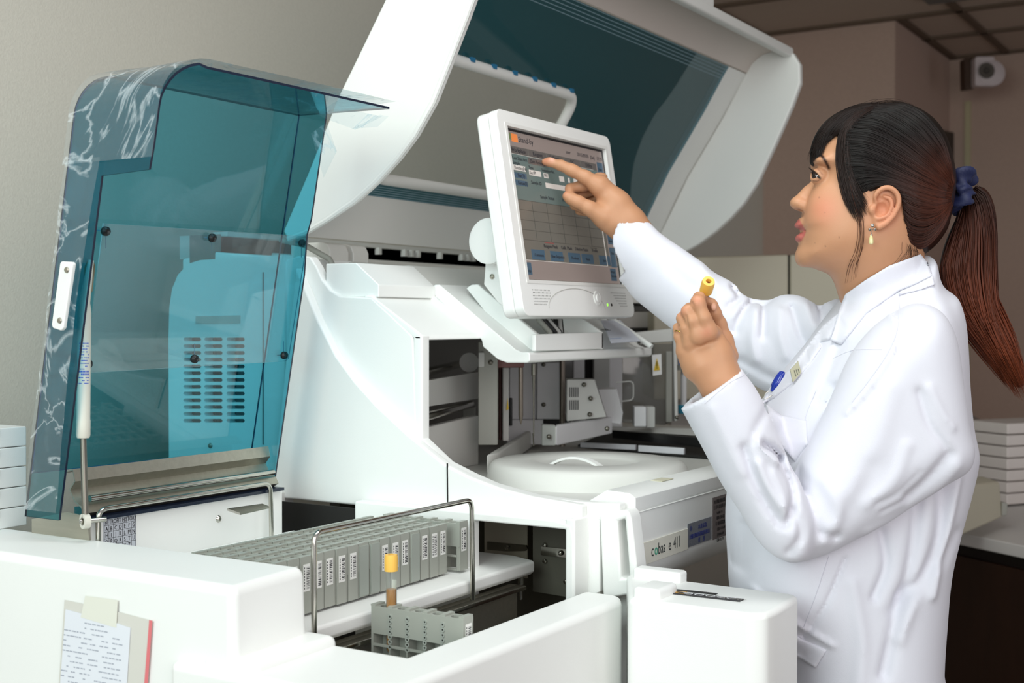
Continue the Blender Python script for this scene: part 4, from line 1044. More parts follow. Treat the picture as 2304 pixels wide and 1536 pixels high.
so_ = bpy.data.objects['screen_lettering']; 
so_.parent = TM
# speaker perforations, arc line, power button, lights
bm = bmesh.new()
for side in (0, 1):
    for r_i in range(6):
        for c_i in range(14):
            a = (.006 if side == 0 else SW-.058)+c_i*.0040+ (r_i % 2)*.001; b = SH+.0165+r_i*.0046
            if (side == 0 and c_i*1.0+r_i*1.6 > 17) or (side == 1 and c_i < r_i*1.3): continue
            s_ = .0006; q = [bm.verts.new(MP(a+x, b+y, .0063)) for x, y in ((-s_, -s_), (s_, -s_), (s_, s_*2), (-s_, s_*2))]; bm.faces.new(q)
finish('speaker_perforations', bm, mat('perforation', srgb(90, 88, 84), .8), TM, False)
arc = [MP(SW/2+.09*math.cos(t)*1.05-.02, SH+.046-.034*math.sin(t), .0062) for t in [math.pi*k/24 for k in range(25)]]
tube('arc_groove', arc, .0005, mat('groove_grey', srgb(170, 168, 162), .6), TM, 6)
lathe('power_button', [(.0125, 0), (.0125, .0012), (.0105, .0018), (.0095, .001), (.0075, .001), (.006, .003), (0, .0035)], MP(SW*.66, SH+.027, .006), MW, TM, axis=en_, n=28)
lathe('status_light', [(.0028, 0), (.002, .0008), (0, .001)], MP(SW*.765, SH+.038, .006), mat('led_green', srgb(150, 220, 90), .4, emit=srgb(150, 230, 80), estr=1.2), TM, axis=en_, n=14)
lathe('sensor_dot', [(.0028, 0), (.002, .0008), (0, .001)], MP(SW*.81, SH+.038, .006), BLACK, TM, axis=en_, n=14)
# swivel disc and stand plate behind the left edge
dk = Vector(atY(1100, 542, 1.735))
lathe('swivel_disc', [(.0, -.004), (.033, -.004), (.037, -.002), (.037, .03), (0, .03)], dk, MW, TM, axis=(0, 1, 0), n=40)
prism('stand_plate', PY([(1092, 588), (1118, 588), (1135, 640), (1146, 700), (1120, 680), (1088, 640)], 1.76), 'y', 1.76, 1.82, MW, TM, .002)
bm = bmesh.new(); add_lathe(bm, [(0, .003), (.003, .002), (.0045, 0)], atY(1107, 622, 1.759), (0, -1, 0), 14); finish('screw', bm, STEEL, TM)

# ------------------------------------------------------------------ taped pouch on the housing front
PO = thing('document_pouch', 'clear plastic pouch with a printed sheet and red zip edge taped to the white housing', 'document pouch', (-1.15, .97, .9))
def hy(z): return .985-(1.012-z)/(.712)*.010-.0012
def pouchpt(u, v, off=0):
    p0 = np.array([0, .985-.0015-off, 1.012]); n = np.array([0, 1, -.010/.712*1.0]); r = ray(u, v); return CAM+r*(((p0-CAM)@n)/(r@n))
def ppoly(name, px, m, off, mats=None):
    bm = bmesh.new(); bm.faces.new([bm.verts.new(pouchpt(u, v, off)) for u, v in px]); o = finish(name, bm, m, PO, False)
    md = o.modifiers.new('t', 'SOLIDIFY'); md.thickness = .0003; return o
ppoly('pouch', [(145, 1349), (250, 1372), (342, 1396), (326, 1600), (128, 1600)], mat('pouch_plastic', srgb(214, 212, 204), .35), .0004)
ppoly('sheet', [(148, 1370), (265, 1402), (294, 1412), (282, 1600), (131, 1600)], mat('printed_paper', srgb(226, 229, 236), .7), .001)
ppoly('zip_strip', [(336, 1394), (343, 1396), (328, 1600), (320, 1600)], mat('zip_red', srgb(222, 120, 124), .5), .001)
ppoly('tape', [(192, 1340), (265, 1350), (262, 1412), (182, 1388)], mat('masking_tape', srgb(226, 226, 214), .6), .0014)
bm = bmesh.new(); random.seed(9)
for k in range(13):
    v0 = 1392+k*11.5; u = 146-k*.9
    if k < 2: u = 190
    ue = 268 if k > 1 else 235
    while u < ue:
        w = random.uniform(3, 9)
        if random.random() < .62:
            sl_ = .18; q = [(u, v0+(u-146)*sl_), (u+w, v0+(u+w-146)*sl_), (u+w, v0+2.6+(u+w-146)*sl_), (u, v0+2.6+(u-146)*sl_)]
            bm.faces.new([bm.verts.new(pouchpt(a, b, .0016)) for a, b in q])
        u += w+random.uniform(1, 3)
finish('printed_lines', bm, mat('faded_ink', srgb(168, 172, 184), .7), PO, False)

# ------------------------------------------------------------------ stack of white trays at the left edge
for k in range(5):
    z0 = 1.0125+k*.0272; t = thing('plastic_tray', '', 'tray', (-1.58, 1.12, z0), 'white trays stacked at the left edge')
    names = ['lowest', 'second from the bottom', 'middle', 'second from the top', 'topmost']
    t['label'] = 'white plastic tray, %s of the stack left of the blue lid' % names[k]
    bm = bmesh.new(); add_box(bm, -1.80, -1.488, .98+.03, 1.137, z0, z0+.0262); finish('tray_body', bm, WHITE, t, True, .0015)
    bm = bmesh.new(); add_prism(bm, [(1.01, z0+.012), (1.088, z0+.012), (1.093, z0+.017), (1.093, z0+.0255), (1.01, z0+.0255)], 'x', -1.4885, -1.4865); finish('front_lip', bm, mat('tray_white', srgb(232, 238, 240), .4), t, False)

# ------------------------------------------------------------------ background right: second analyzer, counters, trays, wall devices
BG = thing('background_analyzer', 'cream coloured analyzer cabinet standing behind the woman and the white hood', 'laboratory instrument', (-.5, 3.0, .8))
BEI = mat('cream_casing', srgb(196, 190, 170), .5); BEI2 = mat('cream_casing_dark', srgb(176, 170, 150), .5)
def bgslab(name, px, d0, m, dd=.3, bevel=.006, parent=BG, dslope=None):
    bm = bmesh.new(); A_ = []
    for q in px:
        u, v = q[:2]; d = q[2] if len(q) > 2 else d0; A_.append(Vector(atD(u, v, d)))
    dp = Vector((fw[0], fw[1], 0))*dd; n = len(A_)
    lo = [bm.verts.new(q) for q in A_]; hi = [bm.verts.new(q+dp) for q in A_]; bm.faces.new(lo); bm.faces.new(hi)
    for i in range(n): bm.faces.new((lo[i], lo[(i+1) % n], hi[(i+1) % n], hi[i]))
    return finish(name, bm, m, parent, True, bevel)
bgslab('left_door', [(1470, 580), (1774, 572), (1774, 900), (1470, 900)], 3.6, BEI)
bgslab('right_door', [(1778, 572), (1835, 574), (1870, 592), (1890, 618), (1900, 700), (1900, 1000), (1778, 1000)], 3.6, BEI)
bgslab('door_seam', [(1773, 574), (1779, 574), (1779, 900), (1773, 900)], 3.61, DARKIN, .05, 0)
pc = bgslab('side_tray', [(2040, 1106, 2.55), (2250, 1083, 3.05), (2256, 1165, 3.05), (2040, 1262, 2.55)], 0, BEI, .12, .008)
bgslab('tray_foot', [(2254, 1130, 3.04), (2268, 1132, 3.04), (2266, 1160, 3.04), (2254, 1160, 3.04)], 0, MIDG, .1, .002)
bgslab('tray_slot', [(2120, 1097, 2.72), (2190, 1089, 2.86), (2196, 1082, 2.95), (2130, 1090, 2.8)], 0, DARKIN, .002, 0)
# side box seen between the monitor and the woman (grey white cabinet top right of the cavity)
bgslab('body_lower', [(1390, 600), (1560, 585), (1560, 735), (1390, 738)], 3.75, mat('grey_casing', srgb(196, 192, 188), .5), .05, .002)
bgslab('grey_band', [(1395, 738), (1560, 735), (1560, 747), (1395, 752)], 3.74, DARKIN, .04, 0)
bgslab('inner_wall', [(1510, 740), (1700, 735), (1700, 985), (1510, 985)], 3.9, mat('grey_casing', srgb(196, 192, 188), .5), .05, .002)
# little bottles beside the door
tbk = thing('reagent_bottle', 'small white reagent bottle with a blue cap beside the clear door', 'bottle', tuple(atD(1538, 915, 2.95)))
b0 = Vector(atD(1538, 930, 2.95))
lathe('bottle_body', [(0, 0), (.013, 0), (.014, .004), (.014, .02)], b0, mat('teal_holder', srgb(60, 150, 180), .4), tbk, n=20)
lathe('bottle_neck', [(.007, .02), (.007, .085), (.0055, .10), (0, .10)], b0, mat('white_bottle', srgb(214, 214, 214), .4), tbk, n=20)
lathe('holder_ring', [(.02, .10), (.02, .112), (.006, .112), (.006, .10), (.02, .10)], b0, MIDG, tbk, n=20)
lathe('bottle_cap', [(.013, .112), (.013, .128), (.010, .133), (0, .133)], b0, mat('cap_blue', srgb(80, 130, 200), .4), tbk, n=20)

# back counter with dark cabinets
CT = thing('lab_counter', 'white laboratory counter with dark brown cabinet doors at the right', 'counter', (-.2, 3.2, 0))
c0 = Vector((-.80, 3.18, 0)); dirc = (Vector(atD(2304, 1234, 2.8))-Vector(atD(2139, 1203, 3.0))); dirc.z = 0; dirc.normalize(); nrc = Vector((-dirc.y, dirc.x, 0))
def cbox(name, a0, a1, b0, b1, z0, z1, m, bevel=.0, parent=None):
    P = [c0+dirc*a+nrc*b for a, b in ((a0, b0), (a1, b0), (a1, b1), (a0, b1))]
    bm = bmesh.new(); add_prism(bm, [(p.x, p.y) for p in P], 'z', z0, z1); return finish(name, bm, m, parent or CT, True, bevel)
CW = mat('counter_white', srgb(206, 203, 200), .4); CB = mat('cabinet_brown', srgb(42, 22, 12), .35, var=.12, vscale=6, aniso_tex=(8, 8, 1)); CB2 = mat('cabinet_dark_edge', srgb(22, 12, 8), .5)
cbox('countertop', -.6, 2.6, 0, .9, .765, .795, CW, .004)
cbox('cabinet_body', -.6, 2.6, .03, .9, 0, .765, CB2)
for k, (a, b) in enumerate(((-.55, -.10), (-.09, .555), (.565, 1.2), (1.21, 1.9))): cbox('door', a, b, .018, .03, .08, .735, CB, .002)
dr = [o for o in CT.children if o.name.startswith('door')][1]
hq = atD(2290, 1320, 2.78)
ha = (Vector(hq)-c0).dot(dirc)
for a in (ha,): tube('handle', [c0+dirc*a-nrc*.006+Vector((0, 0, atD(2290, 1370, 2.8)[2])), c0+dirc*a-nrc*.012+Vector((0, 0, atD(2290, 1272, 2.8)[2]))], .006, mat('handle_silver', srgb(168, 160, 164), .35, .6), CT)
cbox('upstand', -.6, 2.6, .86, .9, .795, .90, CW, .003)
# stacked white boxes on the counter
for k in range(7):
    za = .80+k*.0315
    bq = [Vector(atD(2150, 1090, 3.55)), Vector(atD(2290, 1090, 3.45))]
    nm = ['lowest', 'second', 'third', 'fourth', 'fifth', 'sixth', 'topmost'][k]
    cx0 = (bq[0]-c0).dot(dirc); cx1 = (bq[1]-c0).dot(dirc)
    o = cbox('storage_tray', cx0, cx1, .42, .66, za, za+.029, mat('white_tray_far', srgb(214, 205, 200), .5), .004)
    o.parent = None; o.location = (0, 0, 0)
    off = Vector(CT.location); o.data.transform(Matrix.Translation(off))
    tag(o, 'off-white plastic tray, %s of the stack on the counter behind the woman' % (nm if nm in ('lowest', 'topmost') else nm+' from the bottom'), 'tray', 'off-white trays stacked on the counter')
o = cbox('small_carton', cx0-.10, cx0+.04, .30, .40, .7955, .85, mat('greyish_carton', srgb(186, 178, 178), .6), .003); o.parent = None; o.data.transform(Matrix.Translation(Vector(CT.location)))
tag(o, 'small grey carton on the counter in front of the tray stack', 'box')
for k in range(1):
    tube_o = tube('power_cord', [atD(2150+k*6, 905+k*18, 4.1+.1*k), atD(2185+k*4, 935+k*10, 4.05+.1*k), atD(2215, 952, 4.0+.1*k), atD(2300, 1010, 4.0+.1*k)], .004, mat('grey_cord', srgb(120, 106, 100), .6))
    tag(tube_o, 'grey cord draped behind the white tray stack on the counter', 'cord')
# wall speaker
WS = thing('wall_speaker', 'small white round-faced wall speaker high in the corner near the ceiling', 'speaker', tuple(atD(2222, 162, 5.4)))
q = Vector(atD(2222, 160, 5.45)); nrm_ = -Vector(fw); 
ea = Vector(rt); 
bm = bmesh.new()
P = [q+ea*a+Vector((0, 0, b)) for a, b in rrect(-.052, .03, -.062, .062, .01, 3)]
lo = [bm.verts.new(p) for p in P]; hi = [bm.verts.new(p+Vector(fw)*.05) for p in P]; bm.faces.new(lo); bm.faces.new(hi)
for i in range(len(P)): bm.faces.new((lo[i], lo[(i+1) % len(P)], hi[(i+1) % len(P)], hi[i]))
SPW = mat('speaker_white', srgb(196, 182, 182), .5)
finish('speaker_box', bm, SPW, WS, True, .002)
lathe('speaker_dome', [(0, .01), (.04, .008), (.055, 0), (.055, -.04)], q+ea*.02+Vector((0, 0, -.008)), SPW, WS, axis=nrm_, n=36)
lathe('speaker_ring', [(.014, .0125), (.034, .0125), (.034, .0115), (.014, .0115), (.014, .0125)], q-ea*.008, mat('speaker_dark', srgb(78, 70, 62), .6), WS, axis=nrm_, n=36)
lathe('speaker_centre', [(0, .014), (.006, .014), (.006, .011)], q-ea*.008, mat('speaker_dark', srgb(78, 70, 62), .6), WS, axis=nrm_, n=20)
bgslab('speaker_bracket', [(2170, 132), (2192, 130), (2198, 196), (2172, 200)], 5.5, mat('bracket_dark_brown', srgb(62, 40, 24), .6), .06, .002, WS)
dq = PX([(2105, 290), (2156, 302), (2156, 430), (2105, 452)], -1.41)
dkp = prism('dark_picture', dq, 'x', -1.4195, -1.40, mat('dark_picture_brown', srgb(36, 24, 18), .5), None, .002)
tag(dkp, 'dark framed panel on the brown wall just behind the blue scrunchie', 'wall panel')
# ------------------------------------------------------------------ implicit-surface sculpting in a figure frame (x right, y up, z away)
def fpt(u, v, d): return np.array([(u-CU)/FPX*d, (CV-v)/FPX*d, d])
def f2w(P): P = np.asarray(P, float); return CAM + P[..., 0:1]*rt + P[..., 1:2]*up + P[..., 2:3]*fw
class Field:
    def __init__(s, lo, hi, h):
        s.lo = np.array(lo, float); s.h = h
        n = np.ceil((np.array(hi)-s.lo)/h).astype(int)+1; s.n = n
        s.ax = [(s.lo[i]+h*np.arange(n[i])).astype(np.float32) for i in range(3)]
        s.F = np.full(n, 1.0, np.float32)
    def sl(s, lo, hi, m):
        r = []
        for i in range(3):
            a = int(max(0, math.floor((lo[i]-m-s.lo[i])/s.h))); b = int(min(s.n[i], math.ceil((hi[i]+m-s.lo[i])/s.h)+1)); r.append(slice(a, max(b, a)))
        return tuple(r)
    def grid(s, S): return s.ax[0][S[0]][:, None, None], s.ax[1][S[1]][None, :, None], s.ax[2][S[2]][None, None, :]
    def comb(s, S, f, k, op='u'):
        A = s.F[S]
        if op == 'u':
            if k > 0: hh = np.maximum(k-np.abs(A-f), 0)/k; s.F[S] = np.minimum(A, f)-hh*hh*k*.25
            else: s.F[S] = np.minimum(A, f)
        elif op == 's':
            if k > 0: hh = np.maximum(k-np.abs(A+f), 0)/k; s.F[S] = np.maximum(A, -f)+hh*hh*k*.25
            else: s.F[S] = np.maximum(A, -f)
        elif op == 'i': s.F[S] = np.maximum(A, f)
    def cone(s, a, b, ra, rb, k=.006, op='u', flat=None):
        a = np.array(a, float); b = np.array(b, float); R = max(ra, rb)
        S = s.sl(np.minimum(a, b)-R, np.maximum(a, b)+R, max(k, .004)*2+.004); X, Y, Z = s.grid(S)
        d = b-a; L2 = max(float(d@d), 1e-12)
        t = np.clip(((X-a[0])*d[0]+(Y-a[1])*d[1]+(Z-a[2])*d[2])/L2, 0, 1)
        r = ra+(rb-ra)*t
        f = np.sqrt((X-a[0]-t*d[0])**2+(Y-a[1]-t*d[1])**2+(Z-a[2]-t*d[2])**2)-r
        s.comb(S, f, k, op)
    def chain(s, pts, k=.006, op='u'):
        for p, q in zip(pts, pts[1:]): s.cone(p[0], q[0], p[1], q[1], k, op)
    def ell(s, c, r, k=.006, op='u', rot=None):
        c = np.array(c, float); r = np.array(r, float); R = r.max()
        S = s.sl(c-R, c+R, max(k, .004)*2+.004); X, Y, Z = s.grid(S); x, y, z = X-c[0], Y-c[1], Z-c[2]
        if rot is not None:
            m = np.asarray(rot); x, y, z = (m[0, 0]*x+m[0, 1]*y+m[0, 2]*z, m[1, 0]*x+m[1, 1]*y+m[1, 2]*z, m[2, 0]*x+m[2, 1]*y+m[2, 2]*z)
        q = np.sqrt((x/r[0])**2+(y/r[1])**2+(z/r[2])**2); f = (q-1)*r.min()*.9
        s.comb(S, f, k, op)
    def pillow(s, poly, R, k=.01, kz=1.0, D=None, op='u', fold=None, foldk=1.0, blur=.22):
        """poly: (u,v) or (u,v,d) outline; rounded slab around its (possibly tilted) mid plane"""
        P = np.array([fpt(q[0], q[1], q[2] if len(q) > 2 else D) for q in poly])
        P2 = smooth_closed(P[:, :2]); A = np.c_[P[:, 0], P[:, 1], np.ones(len(P))]
        co = np.linalg.lstsq(A, P[:, 2], rcond=None)[0]
        zlo = P[:, 2].min()-R*kz; zhi = P[:, 2].max()+R*kz
        S = s.sl([P2[:, 0].min(), P2[:, 1].min(), zlo], [P2[:, 0].max(), P2[:, 1].max(), zhi], max(k, .004)*2+.01)
        X, Y, Z = s.grid(S); d2 = sd_poly(X[:, :, 0], Y[:, :, 0], P2)[:, :, None].astype(np.float32)
        if blur and R > .03:
            q = d2[:, :, 0]; n_ = max(1, int(R*blur/s.h)); kk = np.hanning(2*n_+3)[1:-1]; kk = (kk/kk.sum()).astype(np.float32)
            bq = np.pad(q, n_, mode='edge'); bq = np.apply_along_axis(lambda r_: np.convolve(r_, kk, 'valid'), 0, bq); bq = np.apply_along_axis(lambda r_: np.convolve(r_, kk, 'valid'), 1, bq)
            w_ = np.clip((-q-R*.10)/(R*.30), 0, 1); w_ = w_*w_*(3-2*w_); d2 = (q*(1-w_)+bq*w_)[:, :, None].astype(np.float32)
        dc = (co[0]*X+co[1]*Y+co[2])
        t = np.maximum(R+d2, 0); f = np.sqrt(((Z-dc)/kz)**2+t*t)-R
        if fold is not None: f = f-fold(X[:, :, 0], Y[:, :, 0], P[:, 2].mean()-R*kz*.7)[:, :, None]*(Z < dc)*foldk
        s.comb(S, f.astype(np.float32), k, op)
    def mesh(s, cols=None):
        V, Q = surface_nets(s.F); return s.lo+V*s.h, Q
def smooth_closed(P, n=4):
    out = []; N = len(P)
    for i in range(N):
        p0, p1, p2, p3 = P[i-1], P[i], P[(i+1) % N], P[(i+2) % N]
        for j in range(n):
            t = j/n; out.append(.5*((2*p1)+(-p0+p2)*t+(2*p0-5*p1+4*p2-p3)*t*t+(-p0+3*p1-3*p2+p3)*t**3))
    return np.array(out)
def smooth_open(P, n=6):
    P = [np.array(p, float) for p in P]; Q = [2*P[0]-P[1]]+P+[2*P[-1]-P[-2]]; out = []
    for i in range(1, len(Q)-2):
        p0, p1, p2, p3 = Q[i-1:i+3]
        for j in range(n):
            t = j/n; out.append(.5*((2*p1)+(-p0+p2)*t+(2*p0-5*p1+4*p2-p3)*t*t+(-p0+3*p1-3*p2+p3)*t**3))
    out.append(P[-1]); return np.array(out)
def sd_poly(X, Y, P):
    X = np.asarray(X+0*Y, np.float32); Y = np.asarray(Y+0*X, np.float32); d = np.full(X.shape, 1e9, np.float32); ins = np.zeros(X.shape, bool)
    for i in range(len(P)):
        a = P[i]; b = P[(i+1) % len(P)]; e = b-a; L = max(float(e@e), 1e-12)
        t = np.clip(((X-a[0])*e[0]+(Y-a[1])*e[1])/L, 0, 1)
        d = np.minimum(d, (X-a[0]-t*e[0])**2+(Y-a[1]-t*e[1])**2)
        if abs(e[1]) > 1e-12:
            c = ((a[1] > Y) != (b[1] > Y)) & (X < e[0]*(Y-a[1])/e[1]+a[0]); ins ^= c
    d = np.sqrt(d); return np.where(ins, -d, d)
def dist_line(X, Y, P):
    d = np.full(np.broadcast(X, Y).shape, 1e9, np.float32)
    for a, b in zip(P, P[1:]):
        e = b-a; L = max(float(e@e), 1e-12); t = np.clip(((X-a[0])*e[0]+(Y-a[1])*e[1])/L, 0, 1)
        d = np.minimum(d, (X-a[0]-t*e[0])**2+(Y-a[1]-t*e[1])**2)
    return np.sqrt(d)
def fold_fn(folds):
    def fn(X, Y, D):
        u = X*FPX/D+CU; v = CV-Y*FPX/D; out = np.zeros(np.broadcast(X, Y).shape, np.float32)
        for pts, amp, w in folds:
            P = smooth_open(pts); L = np.array([0]+list(np.cumsum(np.hypot(*np.diff(P, axis=0).T))))
            d = dist_line(u, v, P); out += amp*np.exp(-(d/w)**2)
        return out
    return fn
def surface_nets(F):
    nx, ny, nz = F.shape; inside = F < 0
    c = inside[:-1, :-1, :-1].astype(np.int8)
    tot = np.zeros((nx-1, ny-1, nz-1), np.int8)
    for a in (0, 1):
        for b in (0, 1):
            for d in (0, 1): tot += inside[a:nx-1+a, b:ny-1+b, d:nz-1+d]
    act = (tot > 0) & (tot < 8); I = np.argwhere(act); idx = np.full(act.shape, -1, np.int64); idx[act] = np.arange(len(I))
    V = np.zeros((len(I), 3)); W = np.zeros(len(I))
    corners = [(a, b, d) for a in (0, 1) for b in (0, 1) for d in (0, 1)]
    val = {c_: F[I[:, 0]+c_[0], I[:, 1]+c_[1], I[:, 2]+c_[2]].astype(float) for c_ in corners}
    for c0_ in corners:
        for ax in range(3):
            if c0_[ax] == 0:
                c1_ = list(c0_); c1_[ax] = 1; c1_ = tuple(c1_); f0 = val[c0_]; f1 = val[c1_]; m = (f0 < 0) != (f1 < 0)
                t = np.where(m, f0/np.where(m, f0-f1, 1), 0); p = np.zeros((len(I), 3)); p[:] = c0_; p[:, ax] += t
                V += p*m[:, None]; W += m
    V = V/np.maximum(W, 1)[:, None]+I
    quads = []
    for ax in range(3):
        sl0 = [slice(1, -1)]*3; sl0[ax] = slice(0, -1); sl1 = list(sl0); sl1[ax] = slice(1, None)
        a = inside[tuple(sl0)]; b = inside[tuple(sl1)]; e = np.argwhere(a != b)
        if not len(e): continue
        sgn = a[tuple(e.T)]; base = e.copy(); o = [i for i in range(3) if i != ax]
        for i in o: base[:, i] += 1
        base[:, ax] += 0
        def g(d1, d2):
            q = base.copy(); q[:, o[0]] -= d1; q[:, o[1]] -= d2; return idx[q[:, 0], q[:, 1], q[:, 2]]
        q = np.stack([g(1, 1), g(0, 1), g(0, 0), g(1, 0)], 1)
        flip = sgn if ax != 1 else ~sgn
        q[~flip] = q[~flip][:, ::-1]; quads.append(q)
    return V, np.concatenate(quads)
def np_mesh(name, parts, m, parent, color=None, smooth_it=0, decimate=None):
    """parts: list of (verts in figure frame, quads)"""
    Vs = []; Qs = []; off = 0
    for V, Q in parts: Vs.append(V); Qs.append(Q+off); off += len(V)
    V = np.concatenate(Vs); Q = np.concatenate(Qs)
    for _ in range(smooth_it):
        acc = np.zeros_like(V); cnt = np.zeros(len(V))
        for i in range(4):
            for j in (1, 3): np.add.at(acc, Q[:, i], V[Q[:, (i+j) % 4]]); np.add.at(cnt, Q[:, i], 1)
        V = V*.5+acc/np.maximum(cnt, 1)[:, None]*.5
    me = bpy.data.meshes.new(name); W = f2w(V)
    if parent is not None: W = W-np.array(parent.location if parent.parent is None else (parent.parent.location if parent.parent.parent is None else parent.parent.parent.location))
    me.vertices.add(len(V)); me.vertices.foreach_set('co', W.astype(np.float32).ravel())
    me.loops.add(len(Q)*4); me.loops.foreach_set('vertex_index', Q.astype(np.int32).ravel())
    me.polygons.add(len(Q)); me.polygons.foreach_set('loop_start', np.arange(0, len(Q)*4, 4, dtype=np.int32))
    me.update(calc_edges=True); me.validate()
    me.polygons.foreach_set('use_smooth', np.ones(len(me.polygons), bool))
    if color is not None:
        U = V[:, 0]*FPX/V[:, 2]+CU; Vv = CV-V[:, 1]*FPX/V[:, 2]; C_ = color(U, Vv, V[:, 2]).astype(np.float32)
        at = me.color_attributes.new('tone', 'FLOAT_COLOR', 'POINT')
        at.data.foreach_set('color', np.c_[C_, np.ones(len(C_))].astype(np.float32).ravel())
    me.materials.append(m)
    o = bpy.data.objects.new(name, me); COL.objects.link(o)
    if parent is not None: o.parent = parent
    return o, W, Q
lin = lambda r, g, b: np.array(srgb(r, g, b)[:3])

SKIN = mat('skin', srgb(206, 158, 124), .44, bump=.10, bscale=900, attr='tone', spec=.35, sss=.08)
COATM = mat('coat_cotton', srgb(220, 220, 229), .8, bump=.25, bscale=1500, sheen=.15)
HAIRM = mat('hair', srgb(30, 20, 16), .42, attr='tone', spec=.22, var=.12, vscale=30)
PW = thing('person', 'woman in a white lab coat, dark ponytail, pointing at the screen and holding a tube', 'person', tuple(f2w(fpt(1900, 1536, 1.8))))

# ---------------------------------------------------------------- head
HD = 1.78
def hp(u, v, dz=0.0): return fpt(u, v, HD+dz) if dz == 0 else (fpt(u, v, HD)*np.array([1, 1, 1]) + np.array([0, 0, 0])) * ((HD+dz)/HD)
lo = fpt(1760, 740, HD)-np.array([0, 0, .12]); hi = fpt(2170, 200, HD)+np.array([0, 0, .12])
H = Field([lo[0], lo[1], HD-.105], [hi[0], hi[1], HD+.105], .0016)
face_core = [(1828, 335), (1826, 360), (1829, 378), (1833, 392), (1831, 408), (1824, 425), (1817, 445), (1811, 465), (1807, 482), (1803, 495), (1801, 508), (1803, 520), (1801, 532), (1800, 543), (1799, 556),
             (1798, 572), (1804, 588), (1820, 597), (1840, 606), (1866, 616), (1892, 632), (1930, 650), (1985, 640), (2030, 590), (2085, 545), (2118, 480), (2128, 400), (2118, 330), (2080, 275), (2030, 250), (1975, 246), (1915, 254), (1865, 280), (1838, 306)]
H.pillow(face_core, .068, 0, 1.06, HD, blur=.40)
# broaden cheek and jaw a little, neck
H.chain([(hp(1975, 555, .0), .058), (hp(1985, 640, .01), .056), (hp(2010, 720, .02), .062)], .02)
H.ell(hp(1868, 470, -.030), (.026, .030, .020), .02)
H.ell(hp(1868, 470, .030), (.026, .030, .020), .02)
# nose
nose = [(1829, 388), (1829, 402), (1821, 412), (1810, 420), (1799, 432), (1790, 442), (1783.5, 450), (1781, 457), (1784, 464), (1791, 470), (1800, 475), (1812, 476), (1822, 468), (1830, 445), (1838, 420), (1842, 400)]
H.pillow(nose, .0115, .006, 1.0, HD)
H.ell(hp(1794, 457, -.004), (.0095, .0085, .0115), .005)
for s_ in (-1, 1):
    H.ell(hp(1812, 463, s_*.0125), (.0085, .0068, .0055), .004)
    H.ell(hp(1803, 473, s_*.0075), (.0045, .0018, .0028), .001, 's')
H.chain([(hp(1825, 455, -.0165), .0012), (hp(1826, 470, -.018), .0012), (hp(1820, 477, -.016), .0010)], .003, 's')
# brow ridge and eye socket
for s_ in (-1, 1):
    H.ell(hp(1853, 362, s_*.036), (.011, .006, .014), .012)
    H.ell(hp(1833, 390, s_*.040), (.010, .009, .012), .008, 's')
    H.ell(hp(1843.5, 397, s_*.0300), (.0125, .0120, .0125), .003)
    H.ell(hp(1829.5, 394, s_*.0385), (.0062, .0042, .0100), .0012, 's')
# lips
H.pillow([(1800, 490), (1793, 499), (1788.5, 505), (1790, 511), (1797, 514), (1804, 516), (1811, 519), (1815, 512), (1811, 500)], .0055, .004, 2.7, HD)
H.pillow([(1812, 522), (1804, 525), (1796, 527), (1791, 532), (1791, 539), (1797, 545), (1806, 541), (1812, 531), (1815, 522)], .0055, .004, 2.6, HD)
H.chain([(hp(1792, 517.5, -.004), .0013), (hp(1803, 519.5, -.012), .0015), (hp(1815, 521, -.0175), .0012), (hp(1818, 521, -.022), .0008)], .002, 's')
H.chain([(hp(1792, 517.5, .004), .0013), (hp(1815, 521, .0175), .0012)], .002, 's')
H.ell(hp(1808, 580, 0), (.010, .011, .018), .012)
# ear
ED = -.0715
H.pillow([(1966, 452), (1969, 434), (1988, 422), (2008, 425), (2022, 440), (2024, 460), (2013, 485), (1996, 502), (1976, 514), (1966, 505), (1962, 480)], .004, .006, 1.3, HD+ED-.001)
def ear_chain(L): Q_ = smooth_open([(a, b, c*1e4, r*1e4) for a, b, c, r in L], 4); H.chain([(hp(q[0], q[1], q[2]/1e4), q[3]/1e4) for q in Q_], .0015)
ear_chain([(1972, 458, ED-.004, .0022), (1970, 440, ED-.007, .0028), (1984, 425, ED-.010, .0032), (2003, 423, ED-.012, .0032), (2019, 437, ED-.012, .0032), (2022, 458, ED-.011, .0032), (2012, 482, ED-.009, .0031), (1996, 500, ED-.007, .0034), (1978, 511, ED-.006, .0042)])
ear_chain([(1988, 442, ED-.007, .0020), (2003, 448, ED-.009, .0025), (2006, 466, ED-.009, .0025), (1994, 486, ED-.007, .0025), (1975, 492, ED-.006, .0028)])
H.ell(hp(1962, 472, ED-.004), (.0045, .006, .004), .003)
H.ell(hp(1985, 470, ED-.006), (.0075, .0085, .0055), .002, 's')
H.ell(hp(1980, 447, ED-.008), (.004, .004, .0045), .002, 's')
H.cone(hp(1978, 480, ED-.008), hp(1983, 462, ED-.008), .0045, .0045, .002, 's')
head_part = H.mesh()
def near(U, V, pts, w):
    P = smooth_open(pts); return np.exp(-(dist_line(U, V, P)/w)**2)
